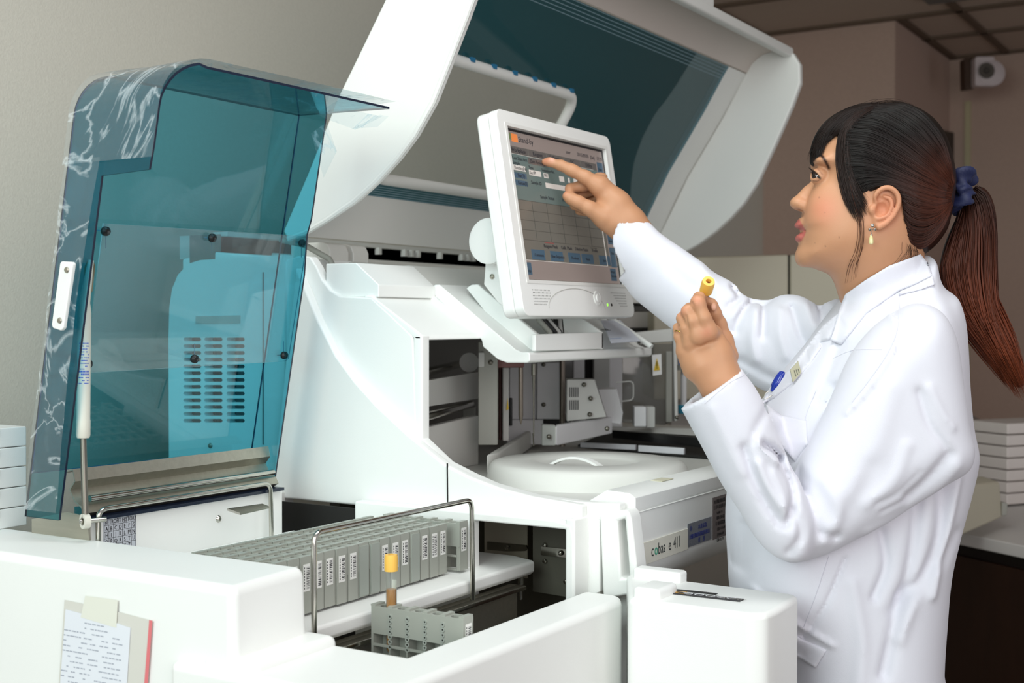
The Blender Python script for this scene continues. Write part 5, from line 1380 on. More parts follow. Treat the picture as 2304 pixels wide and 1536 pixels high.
def skin_col(U, V, D):
    base = lin(190, 140, 106); C_ = np.tile(base, (len(U), 1))
    def mixc(C_, col, a): return C_*(1-a[:, None])+col*a[:, None]
    nz = (D < HD+.02)
    C_ = mixc(C_, lin(214, 132, 104), .55*np.exp(-(((U-1853)/34)**2+((V-470)/34)**2))*nz)
    C_ = mixc(C_, lin(216, 130, 100), .5*np.exp(-(((U-1995)/34)**2+((V-470)/46)**2))*(D < HD-.06))
    lipu = sd_poly(U, V, smooth_closed(np.array([(1797, 493), (1788, 503), (1788, 512), (1800, 517), (1812, 520), (1809, 512), (1802, 500)], float)))
    lipl = sd_poly(U, V, smooth_closed(np.array([(1813, 521), (1802, 523), (1788, 529), (1787, 539), (1797, 544), (1806, 538)], float)))
    l = np.clip(-np.minimum(lipu, lipl)/2+.6, 0, 1); C_ = mixc(C_, lin(176, 84, 84), .8*l*(np.abs(D-HD) < .06)*(V < 560))
    C_ = mixc(C_, lin(48, 28, 20), np.clip(1.15*near(U, V, [(1831, 360), (1839, 349), (1849, 351), (1858, 364), (1865, 378)], 3.6), 0, 1)*(D < HD))
    C_ = mixc(C_, lin(22, 14, 12), np.clip(1.2*near(U, V, [(1823, 379), (1831, 386), (1840, 394), (1846, 401)], 1.9), 0, 1)*(D < HD))
    el_ = sd_poly(U, V, np.array([(1820, 376), (1828, 381), (1838, 389), (1848, 402), (1843, 402), (1834, 397), (1826, 391)], float)); C_ = mixc(C_, lin(20, 13, 12), np.clip(-el_/1.5+.4, 0, 1)*(D < HD))
    C_ = mixc(C_, lin(90, 56, 44), np.clip(.7*near(U, V, [(1830, 407), (1840, 407), (1846, 402)], 1.4), 0, 1)*(D < HD))
    C_ = mixc(C_, lin(120, 74, 54), .5*np.clip(near(U, V, [(1826, 374), (1838, 378), (1850, 392)], 2.0), 0, 1)*(D < HD))
    for (a, b, r) in ((1843, 444, 1.3), (1888, 534, 1.5), (1857, 554, 1.3), (1856, 477, .8), (1834, 546, .8)): C_ = mixc(C_, lin(80, 46, 36), .85*np.exp(-(((U-a)/r)**2+((V-b)/r)**2))*(D < HD))
    for (a, b) in ((1242, 357), (1606, 690)): C_ = mixc(C_, lin(226, 176, 156), .8*np.exp(-(((U-a)/6)**2+((V-b)/7)**2)))
    # knuckle and fingertip warmth
    for (a, b, r) in ((1228, 362, 12), (1268, 432, 10), (1568, 676, 12), (1533, 700, 12), (1590, 748, 14)): C_ = mixc(C_, lin(216, 138, 112), .45*np.exp(-(((U-a)/r)**2+((V-b)/r)**2)))
    return C_

# ---------------------------------------------------------------- pointing hand (right hand, far side)
PD = 2.11
def P_(u, v, dz=0.0): return fpt(u, v, PD+dz)
px = lambda n, d=PD: n*d/FPX
A_ = Field(fpt(1195, 640, PD)-np.array([0, 0, .07]), fpt(1530, 330, PD)+np.array([.0, 0, .07]), .0014)
A_.chain([(P_(1226, 364, .0), px(7.5)), (P_(1236, 364.5, -.001), px(9.5)), (P_(1262, 372, -.003), px(11.5)), (P_(1289, 384, -.006), px(13.2)), (P_(1318, 399, -.006), px(15)), (P_(1345, 418, -.004), px(19))], .005)
A_.ell(P_(1281, 380, -.006), (px(13), px(12.6), px(12)), .004)
# back of hand and palm body
A_.chain([(P_(1352, 418, .004), px(22)), (P_(1385, 462, .004), px(33)), (P_(1415, 505, .004), px(38)), (P_(1440, 538, .0), px(36)), (P_(1480, 592, -.005), px(40)), (P_(1530, 650, -.01), px(44))], .014)
A_.chain([(P_(1362, 440, .035), px(22)), (P_(1400, 480, .028), px(26)), (P_(1430, 530, .012), px(28))], .014)
A_.chain([(P_(1335, 475, -.004), px(16)), (P_(1365, 490, -.002), px(25)), (P_(1395, 510, .0), px(30))], .014)
# thumb
A_.chain([(P_(1276, 441, -.017), px(10.5)), (P_(1285, 447, -.017), px(12.5)), (P_(1303, 455, -.018), px(13)), (P_(1325, 468, -.016), px(16)), (P_(1355, 486, -.010), px(22))], .006)
A_.ell(P_(1298, 453, -.018), (px(13.5), px(13), px(13)), .004)
# curled middle, ring and little fingers behind the thumb
A_.chain([(P_(1345, 410, .018), px(17)), (P_(1310, 418, .018), px(13)), (P_(1283, 424, .014), px(11)), (P_(1281, 440, .006), px(10)), (P_(1298, 452, .006), px(10))], .004)
A_.chain([(P_(1352, 420, .040), px(16)), (P_(1315, 432, .040), px(12.5)), (P_(1292, 446, .034), px(11)), (P_(1293, 462, .022), px(10)), (P_(1310, 470, .016), px(10))], .004)
A_.chain([(P_(1362, 440, .056), px(14)), (P_(1325, 452, .056), px(11)), (P_(1302, 464, .048), px(10)), (P_(1304, 474, .034), px(9)), (P_(1318, 478, .026), px(9))], .004)
A_.ell(P_(1352, 398, .020), (px(15), px(10), px(14)), .008)
A_.chain([(P_(1316, 437, -.010), px(4.5)), (P_(1332, 446, -.012), px(3.5))], .004, 's')
A_.ell(P_(1240, 357.5, -.004), (px(6.5), px(2.6), px(5.5)), .0012)
hand1 = A_.mesh()

# ---------------------------------------------------------------- hand holding the tube (left hand, near side)
ND = 1.60
def N_(u, v, dz=0.0): return fpt(u, v, ND+dz)
nx_ = lambda n: n*ND/FPX
B_ = Field(fpt(1490, 960, ND)-np.array([0, 0, .06]), fpt(1720, 625, ND)+np.array([0, 0, .085]), .0011)
# palm / back of the hand
B_.chain([(N_(1603, 752, .0), nx_(23)), (N_(1612, 800, .004), nx_(36)), (N_(1622, 850, .004), nx_(42)), (N_(1640, 900, .006), nx_(45)), (N_(1665, 950, .008), nx_(48))], .012)
B_.chain([(N_(1556, 775, .004), nx_(22)), (N_(1580, 820, .004), nx_(34)), (N_(1608, 862, .006), nx_(36))], .012)
B_.chain([(N_(1540, 790, .010), nx_(20)), (N_(1562, 825, .012), nx_(28))], .010)
# index
B_.chain([(N_(1598, 748, -.010), nx_(20)), (N_(1584, 716, -.016), nx_(15.5)), (N_(1572, 683, -.014), nx_(15)), (N_(1573, 670, -.002), nx_(13)), (N_(1582, 673, .016), nx_(11.5)), (N_(1588, 682, .026), nx_(9))], .004)
B_.ell(N_(1568, 678, -.012), (nx_(14), nx_(14), nx_(13)), .004)
# middle
B_.chain([(N_(1573, 757, -.008), nx_(19)), (N_(1559, 722, -.012), nx_(14.5)), (N_(1547, 700, -.008), nx_(13.5)), (N_(1551, 694, .008), nx_(12)), (N_(1568, 698, .024), nx_(10.5)), (N_(1580, 706, .032), nx_(9))], .004)
# ring
B_.chain([(N_(1553, 772, -.002), nx_(18)), (N_(1543, 738, -.004), nx_(13.5)), (N_(1535, 716, .002), nx_(12.5)), (N_(1541, 709, .018), nx_(11.5)), (N_(1560, 716, .034), nx_(10)), (N_(1572, 724, .040), nx_(9))], .004)
# little
B_.chain([(N_(1541, 790, .006), nx_(16)), (N_(1529, 757, .008), nx_(12)), (N_(1526, 738, .014), nx_(11)), (N_(1533, 731, .028), nx_(10)), (N_(1549, 738, .042), nx_(9))], .004)
# thumb
B_.chain([(N_(1636, 800, .022), nx_(26)), (N_(1630, 765, .026), nx_(19)), (N_(1619, 728, .024), nx_(14.5)), (N_(1608, 704, .018), nx_(13.5)), (N_(1603, 685, .016), nx_(10)), (N_(1601, 680, .016), nx_(8))], .006)
B_.ell(N_(1606, 690, .004), (nx_(7), nx_(11), nx_(3.5)), .0015)
# webs and knuckle dents
B_.ell(N_(1591, 745, -.017), (nx_(12), nx_(12), nx_(8)), .008)
B_.ell(N_(1568, 757, -.014), (nx_(11), nx_(11), nx_(8)), .008)
B_.chain([(N_(1567, 738, -.022), nx_(2.2)), (N_(1562, 700, -.024), nx_(3.4)), (N_(1556, 682, -.018), nx_(3.5))], .002, 's')
B_.chain([(N_(1549, 748, -.016), nx_(2.0)), (N_(1543, 712, -.016), nx_(3.0))], .002, 's')
B_.chain([(N_(1534, 762, -.006), nx_(1.8)), (N_(1530, 734, -.004), nx_(2.6))], .002, 's')
B_.chain([(N_(1606, 712, .004), nx_(1.0)), (N_(1616, 710, .006), nx_(1.0))], .002, 's')
B_.chain([(N_(1606, 716, .003), nx_(1.0)), (N_(1618, 714, .006), nx_(1.0))], .002, 's')
hand2 = B_.mesh()
# hidden core of the body inside the coat, so the figure is one body
Cb = Field(fpt(1560, 1580, 1.8)-np.array([0, 0, .22]), fpt(2260, 600, 1.8)+np.array([0, 0, .22]), .008)
Cb.chain([(fpt(2000, 700, 1.80), .055), (fpt(2010, 820, 1.80), .085), (fpt(1960, 1050, 1.80), .09), (fpt(1940, 1300, 1.80), .095), (fpt(1940, 1500, 1.80), .10)], .03)
Cb.chain([(fpt(2060, 790, 1.74), .035), (fpt(1985, 980, 1.68), .02), (fpt(1850, 1150, 1.66), .016), (fpt(1770, 1170, 1.64), .012), (fpt(1680, 1000, 1.612), .018), (fpt(1655, 930, 1.606), .022)], .02)
Cb.chain([(fpt(1900, 770, 1.90), .025), (fpt(1720, 765, 1.985), .012), (fpt(1560, 675, 2.06), .02), (fpt(1500, 610, 2.09), .024)], .02)
core = Cb.mesh()
body, BW, BQ = np_mesh('body', [head_part, hand1, hand2, core], SKIN, PW, skin_col, 1)

# eyeball
ec = f2w(fpt(1843.5*1.0, 397, HD)*((HD-.0300)/HD))
lathe('eyeball', [(0, .0106), (.003, .0102), (.006, .0088), (.009, .0056), (.0106, 0), (.009, -.0056), (0, -.0106)], ec, mat('eye_white', srgb(214, 206, 204), .15), PW, axis=-rt*.75-fw*.66, n=24)
ia = Vector(-rt*.86-fw*.5+up*.12).normalized()
lathe('iris', [(0, .0116), (.0022, .0112), (.0042, .0102), (.0050, .0094)], ec, mat('iris_brown', srgb(40, 26, 20), .08), PW, axis=ia, n=20)
bm = bmesh.new()
for k in range(11):
    t = k/10; a = f2w(fpt(1825+16*t, 382+13*t, HD-.036-.008*t)); b = f2w(fpt(1819+18*t, 376+13*t-2*math.sin(t*3), HD-.040-.010*t))
    add_tube(bm, [a, (Vector(a)+Vector(b))/2+Vector((0, 0, -.0005)), b], .0003, 4, rs=[.0006, .0004, .0001])
finish('eyelashes', bm, BLACK, PW)

# ---------------------------------------------------------------- lab coat
cf_t = [([(2045, 1120), (2030, 1250), (1995, 1390), (1970, 1500)], -.008, 14), ([(1965, 1185), (1975, 1260), (1950, 1330)], -.007, 11), ([(2100, 1090), (2098, 1200), (2060, 1290), (2010, 1330)], -.008, 16), ([(2140, 1070), (2120, 1180), (2085, 1330)], .006, 12),
        ([(1885, 1245), (1850, 1330), (1805, 1430)], -.004, 5), ([(2150, 1200), (2080, 1290), (1990, 1360)], -.005, 18), ([(1690, 1190), (1680, 1290)], -.004, 12), ([(1700, 1330), (1790, 1400), (1860, 1440)], .004, 7),
        ([(1990, 690), (1965, 760), (1900, 850), (1860, 910)], -.004, 9), ([(2110, 700), (2150, 820), (2160, 950)], .004, 25), ([(1870, 870), (1850, 930), (1840, 1000)], -.006, 12), ([(1900, 770), (1860, 850), (1835, 900)], -.005, 8),
        ([(2000, 1420), (2040, 1330), (2090, 1280)], .005, 16), ([(1900, 1300), (1920, 1420), (1915, 1530)], .004, 16)]
cf_u = [([(2058, 880), (2080, 950), (2116, 1000)], -.007, 8), ([(2080, 870), (2110, 930), (2135, 960)], .004, 9), ([(2128, 1020), (2085, 1075), (2045, 1115)], -.010, 14), ([(2150, 1050), (2110, 1110), (2040, 1165), (1960, 1200)], .004, 14),
        ([(1925, 790), (1900, 850), (1870, 920)], .003, 8), ([(2022, 690), (2018, 740), (2000, 795), (1950, 870), (1905, 930)], .0035, 5), ([(2035, 700), (2030, 745), (2012, 800), (1962, 880), (1915, 940)], -.0035, 6),
        ([(1805, 1055), (1815, 1085), (1795, 1125)], -.009, 9), ([(1810, 1110), (1835, 1190), (1880, 1205)], -.009, 11), ([(1850, 1080), (1880, 1150), (1850, 1215)], .006, 15), ([(1950, 1050), (1930, 1110), (1890, 1160)], -.004, 25),
        ([(2030, 1000), (2000, 1080), (1940, 1130)], .004, 14), ([(1990, 870), (1960, 1000), (1900, 1100)], .003, 26), ([(1965, 1130), (2010, 1110), (2060, 1060)], -.003, 7), ([(1980, 1150), (2035, 1125)], -.003, 6)]
cf_f = [([(1763, 1033), (1745, 1015), (1717, 999)], -.013, 8), ([(1700, 985), (1712, 1012), (1748, 1040)], .006, 7), ([(1672, 1005), (1690, 1060), (1720, 1125), (1752, 1175)], -.009, 10), ([(1700, 1040), (1722, 1090), (1752, 1135)], .006, 10),
        ([(1762, 1045), (1782, 1090), (1784, 1130), (1768, 1180)], -.010, 9), ([(1735, 1060), (1757, 1110), (1762, 1150)], .004, 7), ([(1795, 1040), (1800, 1060)], -.008, 7), ([(1640, 905), (1700, 860)], .0, 5), ([(1600, 920), (1640, 1010), (1665, 1060)], .003, 14), ([(1730, 925), (1700, 960), (1690, 990)], -.003, 10),
        ([(1785, 1150), (1800, 1200), (1780, 1240)], -.006, 12)]
cf_r = [([(1651, 645), (1663, 668), (1637, 690)], -.007, 7), ([(1712, 672), (1680, 688), (1660, 714), (1650, 745)], -.010, 8), ([(1730, 668), (1711, 698), (1704, 757)], -.012, 7), ([(1765, 694), (1775, 750), (1798, 796)], -.010, 8), ([(1824, 698), (1818, 730), (1812, 765)], -.009, 8), ([(1690, 700), (1680, 760), (1688, 810)], .008, 10), ([(1737, 700), (1733, 750), (1745, 800)], .008, 11),
        ([(1790, 690), (1795, 730), (1812, 775)], .006, 9), ([(1650, 700), (1630, 720), (1600, 740)], .004, 12), ([(1665, 810), (1720, 845), (1770, 860)], -.008, 9), ([(1520, 600), (1560, 640), (1600, 655)], -.004, 14), ([(1585, 600), (1610, 640), (1615, 690)], .005, 12), ([(1840, 690), (1850, 720), (1835, 760)], .005, 8)]
T = Field([fpt(1370, 800, 1.5)[0], fpt(1370, 1610, 1.75)[1], 1.485], [fpt(2230, 800, 1.85)[0], fpt(1370, 500, 2.05)[1], 2.14], .0036)
torso = [(1905, 664), (1960, 632), (2035, 588), (2072, 574), (2092, 592), (2105, 640), (2138, 668), (2156, 720), (2163, 790), (2166, 860), (2174, 950), (2186, 1012), (2184, 1050), (2170, 1110), (2146, 1200), (2126, 1290), (2116, 1400), (2110, 1500), (2108, 1640), (1770, 1640), (1755, 1500), (1735, 1440), (1700, 1410), (1668, 1390), (1646, 1330), (1640, 1250), (1636, 1150), (1650, 1050), (1690, 950), (1722, 895), (1770, 830), (1820, 770), (1868, 705)]
T.pillow(torso, .105, 0, 1.30, 1.805, fold=fold_fn(cf_t))
farm = [(1895, 672, 1.88), (1850, 686, 1.9), (1800, 665, 1.93), (1760, 663, 1.95), (1730, 674, 1.96), (1690, 670, 1.98), (1668, 660, 1.99), (1650, 638, 2.0), (1600, 612, 2.03), (1572, 590, 2.05), (1530, 560, 2.07), (1480, 524, 2.09), (1400, 455, 2.12), (1295, 548, 2.13), (1393, 627, 2.10), (1425, 668, 2.09), (1470, 706, 2.07), (1522, 748, 2.05), (1600, 800, 2.02), (1660, 842, 1.99), (1720, 880, 1.96), (1800, 900, 1.92), (1880, 820, 1.88), (1915, 740, 1.87)]
T.pillow(farm, .058, .012, .95, fold=fold_fn(cf_r))
upper = [(2008, 705), (2060, 682), (2112, 700), (2146, 760), (2162, 860), (2176, 960), (2187, 1016), (2172, 1060), (2120, 1092), (2050, 1130), (1980, 1176), (1880, 1234), (1800, 1262), (1758, 1256), (1740, 1200), (1762, 1130), (1790, 1060), (1830, 985), (1870, 900), (1915, 800), (1962, 740)]
T.pillow(upper, .062, .012, 1.05, 1.655, fold=fold_fn(cf_u), foldk=.8)
def cuff_cut(fld, poly, R, kz, p, q, D, fold, inner, inner_r, k=.012):
    """sleeve pillow cut square at the cuff line p-q and hollowed"""
    lo_ = fld.F.copy(); fld.F[:] = 1.0
    fld.pillow(poly, R, 0, kz, D, fold=fold)
    a = fpt(*p, poly[0][2] if len(poly[0]) > 2 else D); b = fpt(*q, poly[0][2] if len(poly[0]) > 2 else D)
    e = (b-a)[:2]; n = np.array([-e[1], e[0]]); n /= np.linalg.norm(n)
    c = np.mean([fpt(z[0], z[1], z[2] if len(z) > 2 else D)[:2] for z in poly], 0)
    if (c-a[:2])@n > 0: n = -n
    X, Y, Z = fld.grid((slice(None),)*3)
    pl_ = ((X-a[0])*n[0]+(Y-a[1])*n[1]).astype(np.float32)
    fld.F = np.maximum(fld.F, pl_+0*fld.F)
    if inner: fld.chain([(i, inner_r) for i in inner], 0, 's')
    G = fld.F; hh = np.maximum(k-np.abs(G-lo_), 0)/k; fld.F = np.minimum(G, lo_)-hh*hh*k*.25
fore = [(1530, 915), (1488, 850), (1612, 742), (1668, 830), (1696, 868), (1722, 915), (1748, 975), (1772, 1030), (1800, 1085), (1830, 1170), (1822, 1240), (1790, 1263), (1745, 1252), (1702, 1212), (1664, 1150), (1622, 1085), (1583, 1012), (1552, 955)]
cuff_cut(T, fore, .050, 1.0, (1533, 920), (1665, 829), 1.612, fold_fn(cf_f), [fpt(1570, 830, 1.612), fpt(1625, 915, 1.612)], .030)
# open the far cuff
lo_ = T.F
S = T.sl(fpt(1330, 640, 2.1)-.02, fpt(1500, 480, 2.1)+np.array([.01, .02, .1]), .0)
X, Y, Z = T.grid(S); a = fpt(1480, 524, 2.09); b = fpt(1393, 627, 2.10); e = (b-a)[:2]; n = np.array([-e[1], e[0]]); n /= np.linalg.norm(n)
if (fpt(1600, 700, 2.02)[:2]-a[:2])@n > 0: n = -n
T.F[S] = np.maximum(T.F[S], ((X-a[0])*n[0]+(Y-a[1])*n[1])+0*T.F[S])
T.chain([(fpt(1425, 565, 2.095), .029), (fpt(1475, 615, 2.09), .028)], 0, 's')
T.F[:, 0:3, :] = 1.0
coat_o, CWv, CQ = np_mesh('lab_coat', [T.mesh()], COATM, PW, None, 1)
from mathutils.bvhtree import BVHTree
def bvh(W, Q, par): return BVHTree.FromPolygons([tuple(p) for p in (W+np.array(par.location))], [tuple(int(i) for i in q) for q in Q])
cb_t = bvh(CWv, CQ, PW); tree_b = bvh(BW, BQ, PW)
def hitD(tree, u, v, default):
    r = ray(u, v); L = np.linalg.norm(r); h = tree.ray_cast(Vector(CAM), Vector(r/L)); 
    return (h[3]/L) if h[0] is not None else default
def drape(name, poly, off, m, parent, trees, th=.0016, seg=9, sm=True, dflt=1.7, mn=None):
    P = [np.array(q, float) for q in poly]; bm = bmesh.new(); vs_ = [bm.verts.new((q[0], q[1], 0)) for q in P]
    ed = [bm.edges.new((vs_[i], vs_[(i+1) % len(vs_)])) for i in range(len(vs_))]
    bmesh.ops.triangle_fill(bm, use_beauty=True, edges=ed)
    for _ in range(6):
        lg = [e for e in bm.edges if (e.verts[0].co-e.verts[1].co).length > seg]
        if not lg: break
        bmesh.ops.subdivide_edges(bm, edges=lg, cuts=1, use_grid_fill=False); bmesh.ops.triangulate(bm, faces=bm.faces[:])
    Dm = {}
    for v in bm.verts:
        hs_ = [x for x in (hitD(t_, v.co.x, v.co.y, None) for t_ in (trees if isinstance(trees, list) else [trees])) if x is not None]
        Dm[v] = min(hs_) if hs_ else None
    known = [d for d in Dm.values() if d is not None]; md_ = sorted(known)[len(known)//2] if known else dflt
    for v in bm.verts:
        if Dm[v] is None or abs(Dm[v]-md_) > .12: Dm[v] = md_
    for _ in range(9):
        Dn = {}
        for v in bm.verts:
            nb = [Dm[e.other_vert(v)] for e in v.link_edges]; Dn[v] = min(.5*Dm[v]+.5*sum(nb)/len(nb), Dm[v]+.0005)
        Dm = Dn
    pl = np.array(PW.location)
    for v in bm.verts: v.co = Vector(CAM+ray(v.co.x, v.co.y)*(Dm[v]-off))
    for f in bm.faces: f.smooth = True
    bmesh.ops.recalc_face_normals(bm, faces=bm.faces)
    me = bpy.data.meshes.new(name); bm.to_mesh(me); bm.free(); me.materials.append(m); o = bpy.data.objects.new(name, me); COL.objects.link(o)
    if parent is not None:
        me.transform(Matrix.Translation(-Vector(PW.location))); o.parent = parent
    md = o.modifiers.new('t', 'SOLIDIFY'); md.thickness = th; md.offset = 0
    return o
drape('collar', [(1902, 662), (1950, 628), (2000, 598), (2070, 572), (2086, 590), (2096, 622), (2060, 640), (2022, 655), (1985, 680), (1950, 705), (1918, 745), (1893, 775), (1868, 766), (1876, 745), (1888, 700)], .0045, COATM, coat_o, [cb_t, tree_b], .003)
drape('lapel', [(1893, 700), (1868, 764), (1845, 770), (1848, 782), (1822, 820), (1785, 860), (1742, 895), (1715, 908), (1722, 893), (1770, 838), (1812, 785), (1850, 735)], .005, COATM, coat_o, cb_t, .003)
drape('chest_pocket', [(1722, 908), (1760, 935), (1815, 947), (1818, 1000), (1790, 1040), (1745, 985)], .0022, COATM, coat_o, cb_t, .001)
drape('hip_pocket', [(1762, 1405), (1800, 1435), (1860, 1462), (1835, 1502), (1790, 1475), (1765, 1455)], .004, COATM, coat_o, cb_t, .002)
drape('collar_stand', [(2086, 590), (2100, 628), (2104, 640), (2070, 652), (2022, 664), (2024, 656), (2060, 641), (2096, 622)], .0035, COATM, coat_o, cb_t, .002)
SEAM = mat('seam_shade', srgb(214, 214, 224), .85)
def seamline(pts, w=1.1, name='seam', m=SEAM, off=.0012, tree=None):
    P = smooth_open(pts, 8); bm = bmesh.new(); Q = []
    ds = [hitD(tree or cb_t, a, b, None) for a, b in P]; kn = [d for d in ds if d]; d0 = kn[0] if kn else 1.7
    ds = [d if d else d0 for d in ds]
    add_tube(bm, [CAM+ray(a, b)*(d-.0004) for (a, b), d in zip(P, ds)], w*.0004, 5)
    o = finish(name, bm, m, None); o.data.transform(Matrix.Translation(-Vector(PW.location))); o.parent = coat_o
seamline([(2023, 656), (2020, 735), (2000, 790), (1960, 850), (1917, 905)])
seamline([(1812, 947), (1815, 930), (1835, 880)], 1.0)
seamline([(1875, 805), (1920, 788), (1985, 786)], .8)
seamline([(1985, 665), (1940, 700), (1905, 755)], .8)
seamline([(1865, 1250), (1835, 1340), (1805, 1420)], .9)
seamline([(1585, 908), (1640, 862), (1683, 840)], .7)

# things clipped to the coat
bd = [(1778, 832), (1796, 812), (1803, 838), (1784, 860)]
db = min(hitD(cb_t, u, v, 1.75) for u, v in bd+[(1790, 835)])-.006
bm = bmesh.new(); bv = [bm.verts.new(CAM+ray(u, v)*db) for u, v in bd]; bm.faces.new(bv); r = bmesh.ops.extrude_face_region(bm, geom=bm.faces[:])
for g in r['geom']:
    if isinstance(g, bmesh.types.BMVert): g.co += Vector(fw)*.0025
bo = finish('name_badge', bm, mat('badge_beige', srgb(168, 166, 140), .4, .15), None, False)
bm = bmesh.new()
for k in range(3):
    q = [bm.verts.new(CAM+ray(u, v)*(db-.0003)) for u, v in ((1786+k*4.5, 833-k*1.5), (1787.5+k*4.5, 832-k*1.5), (1792+k*3.6, 846-k*4), (1790.5+k*3.6, 847-k*4))]; bm.faces.new(q)
bp = finish('badge_print', bm, mat('badge_ink', srgb(96, 96, 84), .5), None, False); bp.parent = bo
tag(bo, 'small beige rectangular name badge clipped to the coat lapel', 'name badge')
dk_ = min(hitD(cb_t, u, v, 1.72) for u, v in ((1762, 838), (1750, 862), (1738, 882)))-.007
ca, cb2 = Vector(CAM+ray(1762, 840)*dk_), Vector(CAM+ray(1737, 882)*dk_)
CP = [ca+(cb2-ca)*t for t in (-.10, -.05, 0, .15, .5, .72, .8, .9, .97, 1.0)]
bm = bmesh.new(); add_tube(bm, CP, .01, 18, rs=[.0015, .0045, .0062, .0070, .0072, .0066, .0046, .0042, .0034, .001])
kc = finish('key_clip', bm, mat('blue_plastic', srgb(16, 48, 158), .12, coat=.6), None)
tag(kc, 'translucent blue plastic clip hanging at the lapel edge beside the badge', 'clip')
dk = hitD(cb_t, 1735, 890, 1.7)-.010
o = tube('clip_ring', fillet([CAM+ray(1730, 880)*dk, CAM+ray(1722, 884)*dk, CAM+ray(1717, 899)*dk, CAM+ray(1726, 896)*dk, CAM+ray(1738, 888)*dk], .003, 4), .0006, STEELP)
o.data.transform(Matrix.Translation(-Vector(kc.location))); o.parent = kc

# tube held in the hand
ta = f2w(fpt(1592, 641, ND+.004)); t_dir = -(fw*.80-up*-.0)*1.0
axis_t = Vector(-fw*.80+up*.58+rt*.05).normalized()
base_t = Vector(ta)-axis_t*.090
make_tube('sample_tube', 'yellow capped blood tube held between finger and thumb of the raised left hand', tuple(base_t), axis_t, BLOOD, .066, L=.098)

# ring and earring
rc = np.array(f2w(N_(1531, 748, .006)))
bm = bmesh.new(); axr = Vector(rt*.30+up*.92+fw*.1).normalized(); e1 = axr.orthogonal().normalized(); e2 = axr.cross(e1)
add_tube(bm, [Vector(rc)+(e1*math.cos(a)+e2*math.sin(a))*nx_(13.4) for a in [2*math.pi*k/30 for k in range(31)]], .0008, 8, cap=False)
ro_ = finish('finger_ring', bm, mat('gold', srgb(214, 176, 60), .18, 1.0), PW)
er = thing('drop_earring', 'silver bow earring with a pale yellow teardrop hanging from the left ear', 'earring', tuple(f2w(hp(1963, 512, -.083))))
def epos(u, v): return Vector(f2w(hp(u, v, -.084)))
lathe('stud', [(0, .0022), (.0022, .001), (.0022, -.001), (0, -.002)], epos(1963, 507), STEELP, er, axis=-fw, n=12)
bm = bmesh.new()
for (u, v, r) in ((1957, 516, .0022), (1969, 516, .0022), (1963, 516, .0013), (1957, 518, .0016), (1961, 529, .0017)): add_lathe(bm, [(0, r), (r*.7, r*.7), (r, 0), (r*.7, -r*.7), (0, -r)], epos(u, v), -fw, 8)
finish('bow', bm, STEELP, er, False)
tube('link', [epos(1963, 507), epos(1962, 516), epos(1961, 528), epos(1960.5, 533)], .0004, STEELP, er, 6)
lathe('teardrop', [(0, .0085), (.0012, .0072), (.0026, .003), (.0032, -.001), (.0028, -.004), (0, -.006)], epos(1960, 541), mat('pearl_yellow', srgb(216, 206, 150), .1, coat=.8), er, axis=up, n=16)

# ---------------------------------------------------------------- hair
hair_o_poly = [(1826, 345), (1830, 318), (1842, 292), (1862, 268), (1892, 249), (1930, 237), (1966, 233), (1985, 232), (2020, 233), (2055, 243), (2088, 264), (2112, 292), (2128, 325), (2138, 362), (2144, 400), (2142, 440), (2134, 485), (2124, 520), (2102, 552), (2075, 574), (2052, 580), (2020, 600), (1960, 560), (1880, 500), (1828, 420)]
mask_n = [(1815, 352), (1822, 320), (1836, 286), (1860, 255), (1900, 232), (1960, 222), (2040, 222), (2110, 262), (2150, 330), (2160, 420), (2140, 520), (2100, 570), (2062, 590), (2048, 578), (2042, 545), (2036, 505), (2032, 470), (2028, 444), (2018, 428), (2000, 420), (1985, 419), (1968, 428), (1955, 440), (1942, 462), (1932, 466), (1922, 448), (1912, 420), (1905, 395), (1897, 360), (1890, 330), (1884, 305), (1876, 296), (1866, 300), (1856, 312), (1846, 330), (1838, 350), (1834, 368), (1828, 374)]
G = Field([fpt(1800, 400, HD)[0], fpt(1800, 620, HD)[1], HD-.10], [fpt(2170, 400, HD)[0], fpt(1800, 205, HD)[1], HD+.10], .0018)
G.pillow(hair_o_poly, .078, 0, 1.03, HD)
X, Y, Z = G.grid((slice(None),)*3)
MP_ = smooth_closed(np.array(mask_n, float))
for zi, zz in enumerate(G.ax[2]):
    if zi % 6 == 0: zr = zz+3*G.h; mk = sd_poly(X[:, :, 0]*FPX/zr+CU, CV-Y[:, :, 0]*FPX/zr, MP_)*zr/FPX
    G.F[:, :, zi] = np.maximum(G.F[:, :, zi], mk)
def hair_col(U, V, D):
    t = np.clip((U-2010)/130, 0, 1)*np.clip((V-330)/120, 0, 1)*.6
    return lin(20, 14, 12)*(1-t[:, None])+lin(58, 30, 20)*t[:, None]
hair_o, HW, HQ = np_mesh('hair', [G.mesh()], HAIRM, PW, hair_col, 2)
tree_h = bvh(HW, HQ, PW); tree_b = bvh(BW, BQ, PW)
pony = [(2178, 432), (2205, 420), (2228, 445), (2240, 500), (2241, 590), (2245, 672), (2262, 722), (2288, 785), (2302, 835), (2296, 872), (2262, 852), (2222, 812), (2176, 755), (2136, 692), (2118, 640), (2116, 600), (2127, 550), (2148, 500), (2168, 462)]
Gp = Field([fpt(2100, 400, 1.80)[0], fpt(2100, 900, 1.80)[1], 1.755], [fpt(2320, 400, 1.8)[0], fpt(1800, 400, 1.8)[1], 1.855], .0022)
Gp.pillow(pony, .022, 0, 1.15, 1.80)
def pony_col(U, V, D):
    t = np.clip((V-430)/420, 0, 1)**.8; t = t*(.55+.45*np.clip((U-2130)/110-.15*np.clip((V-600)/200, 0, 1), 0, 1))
    return lin(46, 22, 15)*(1-t[:, None])+lin(104, 48, 28)*t[:, None]
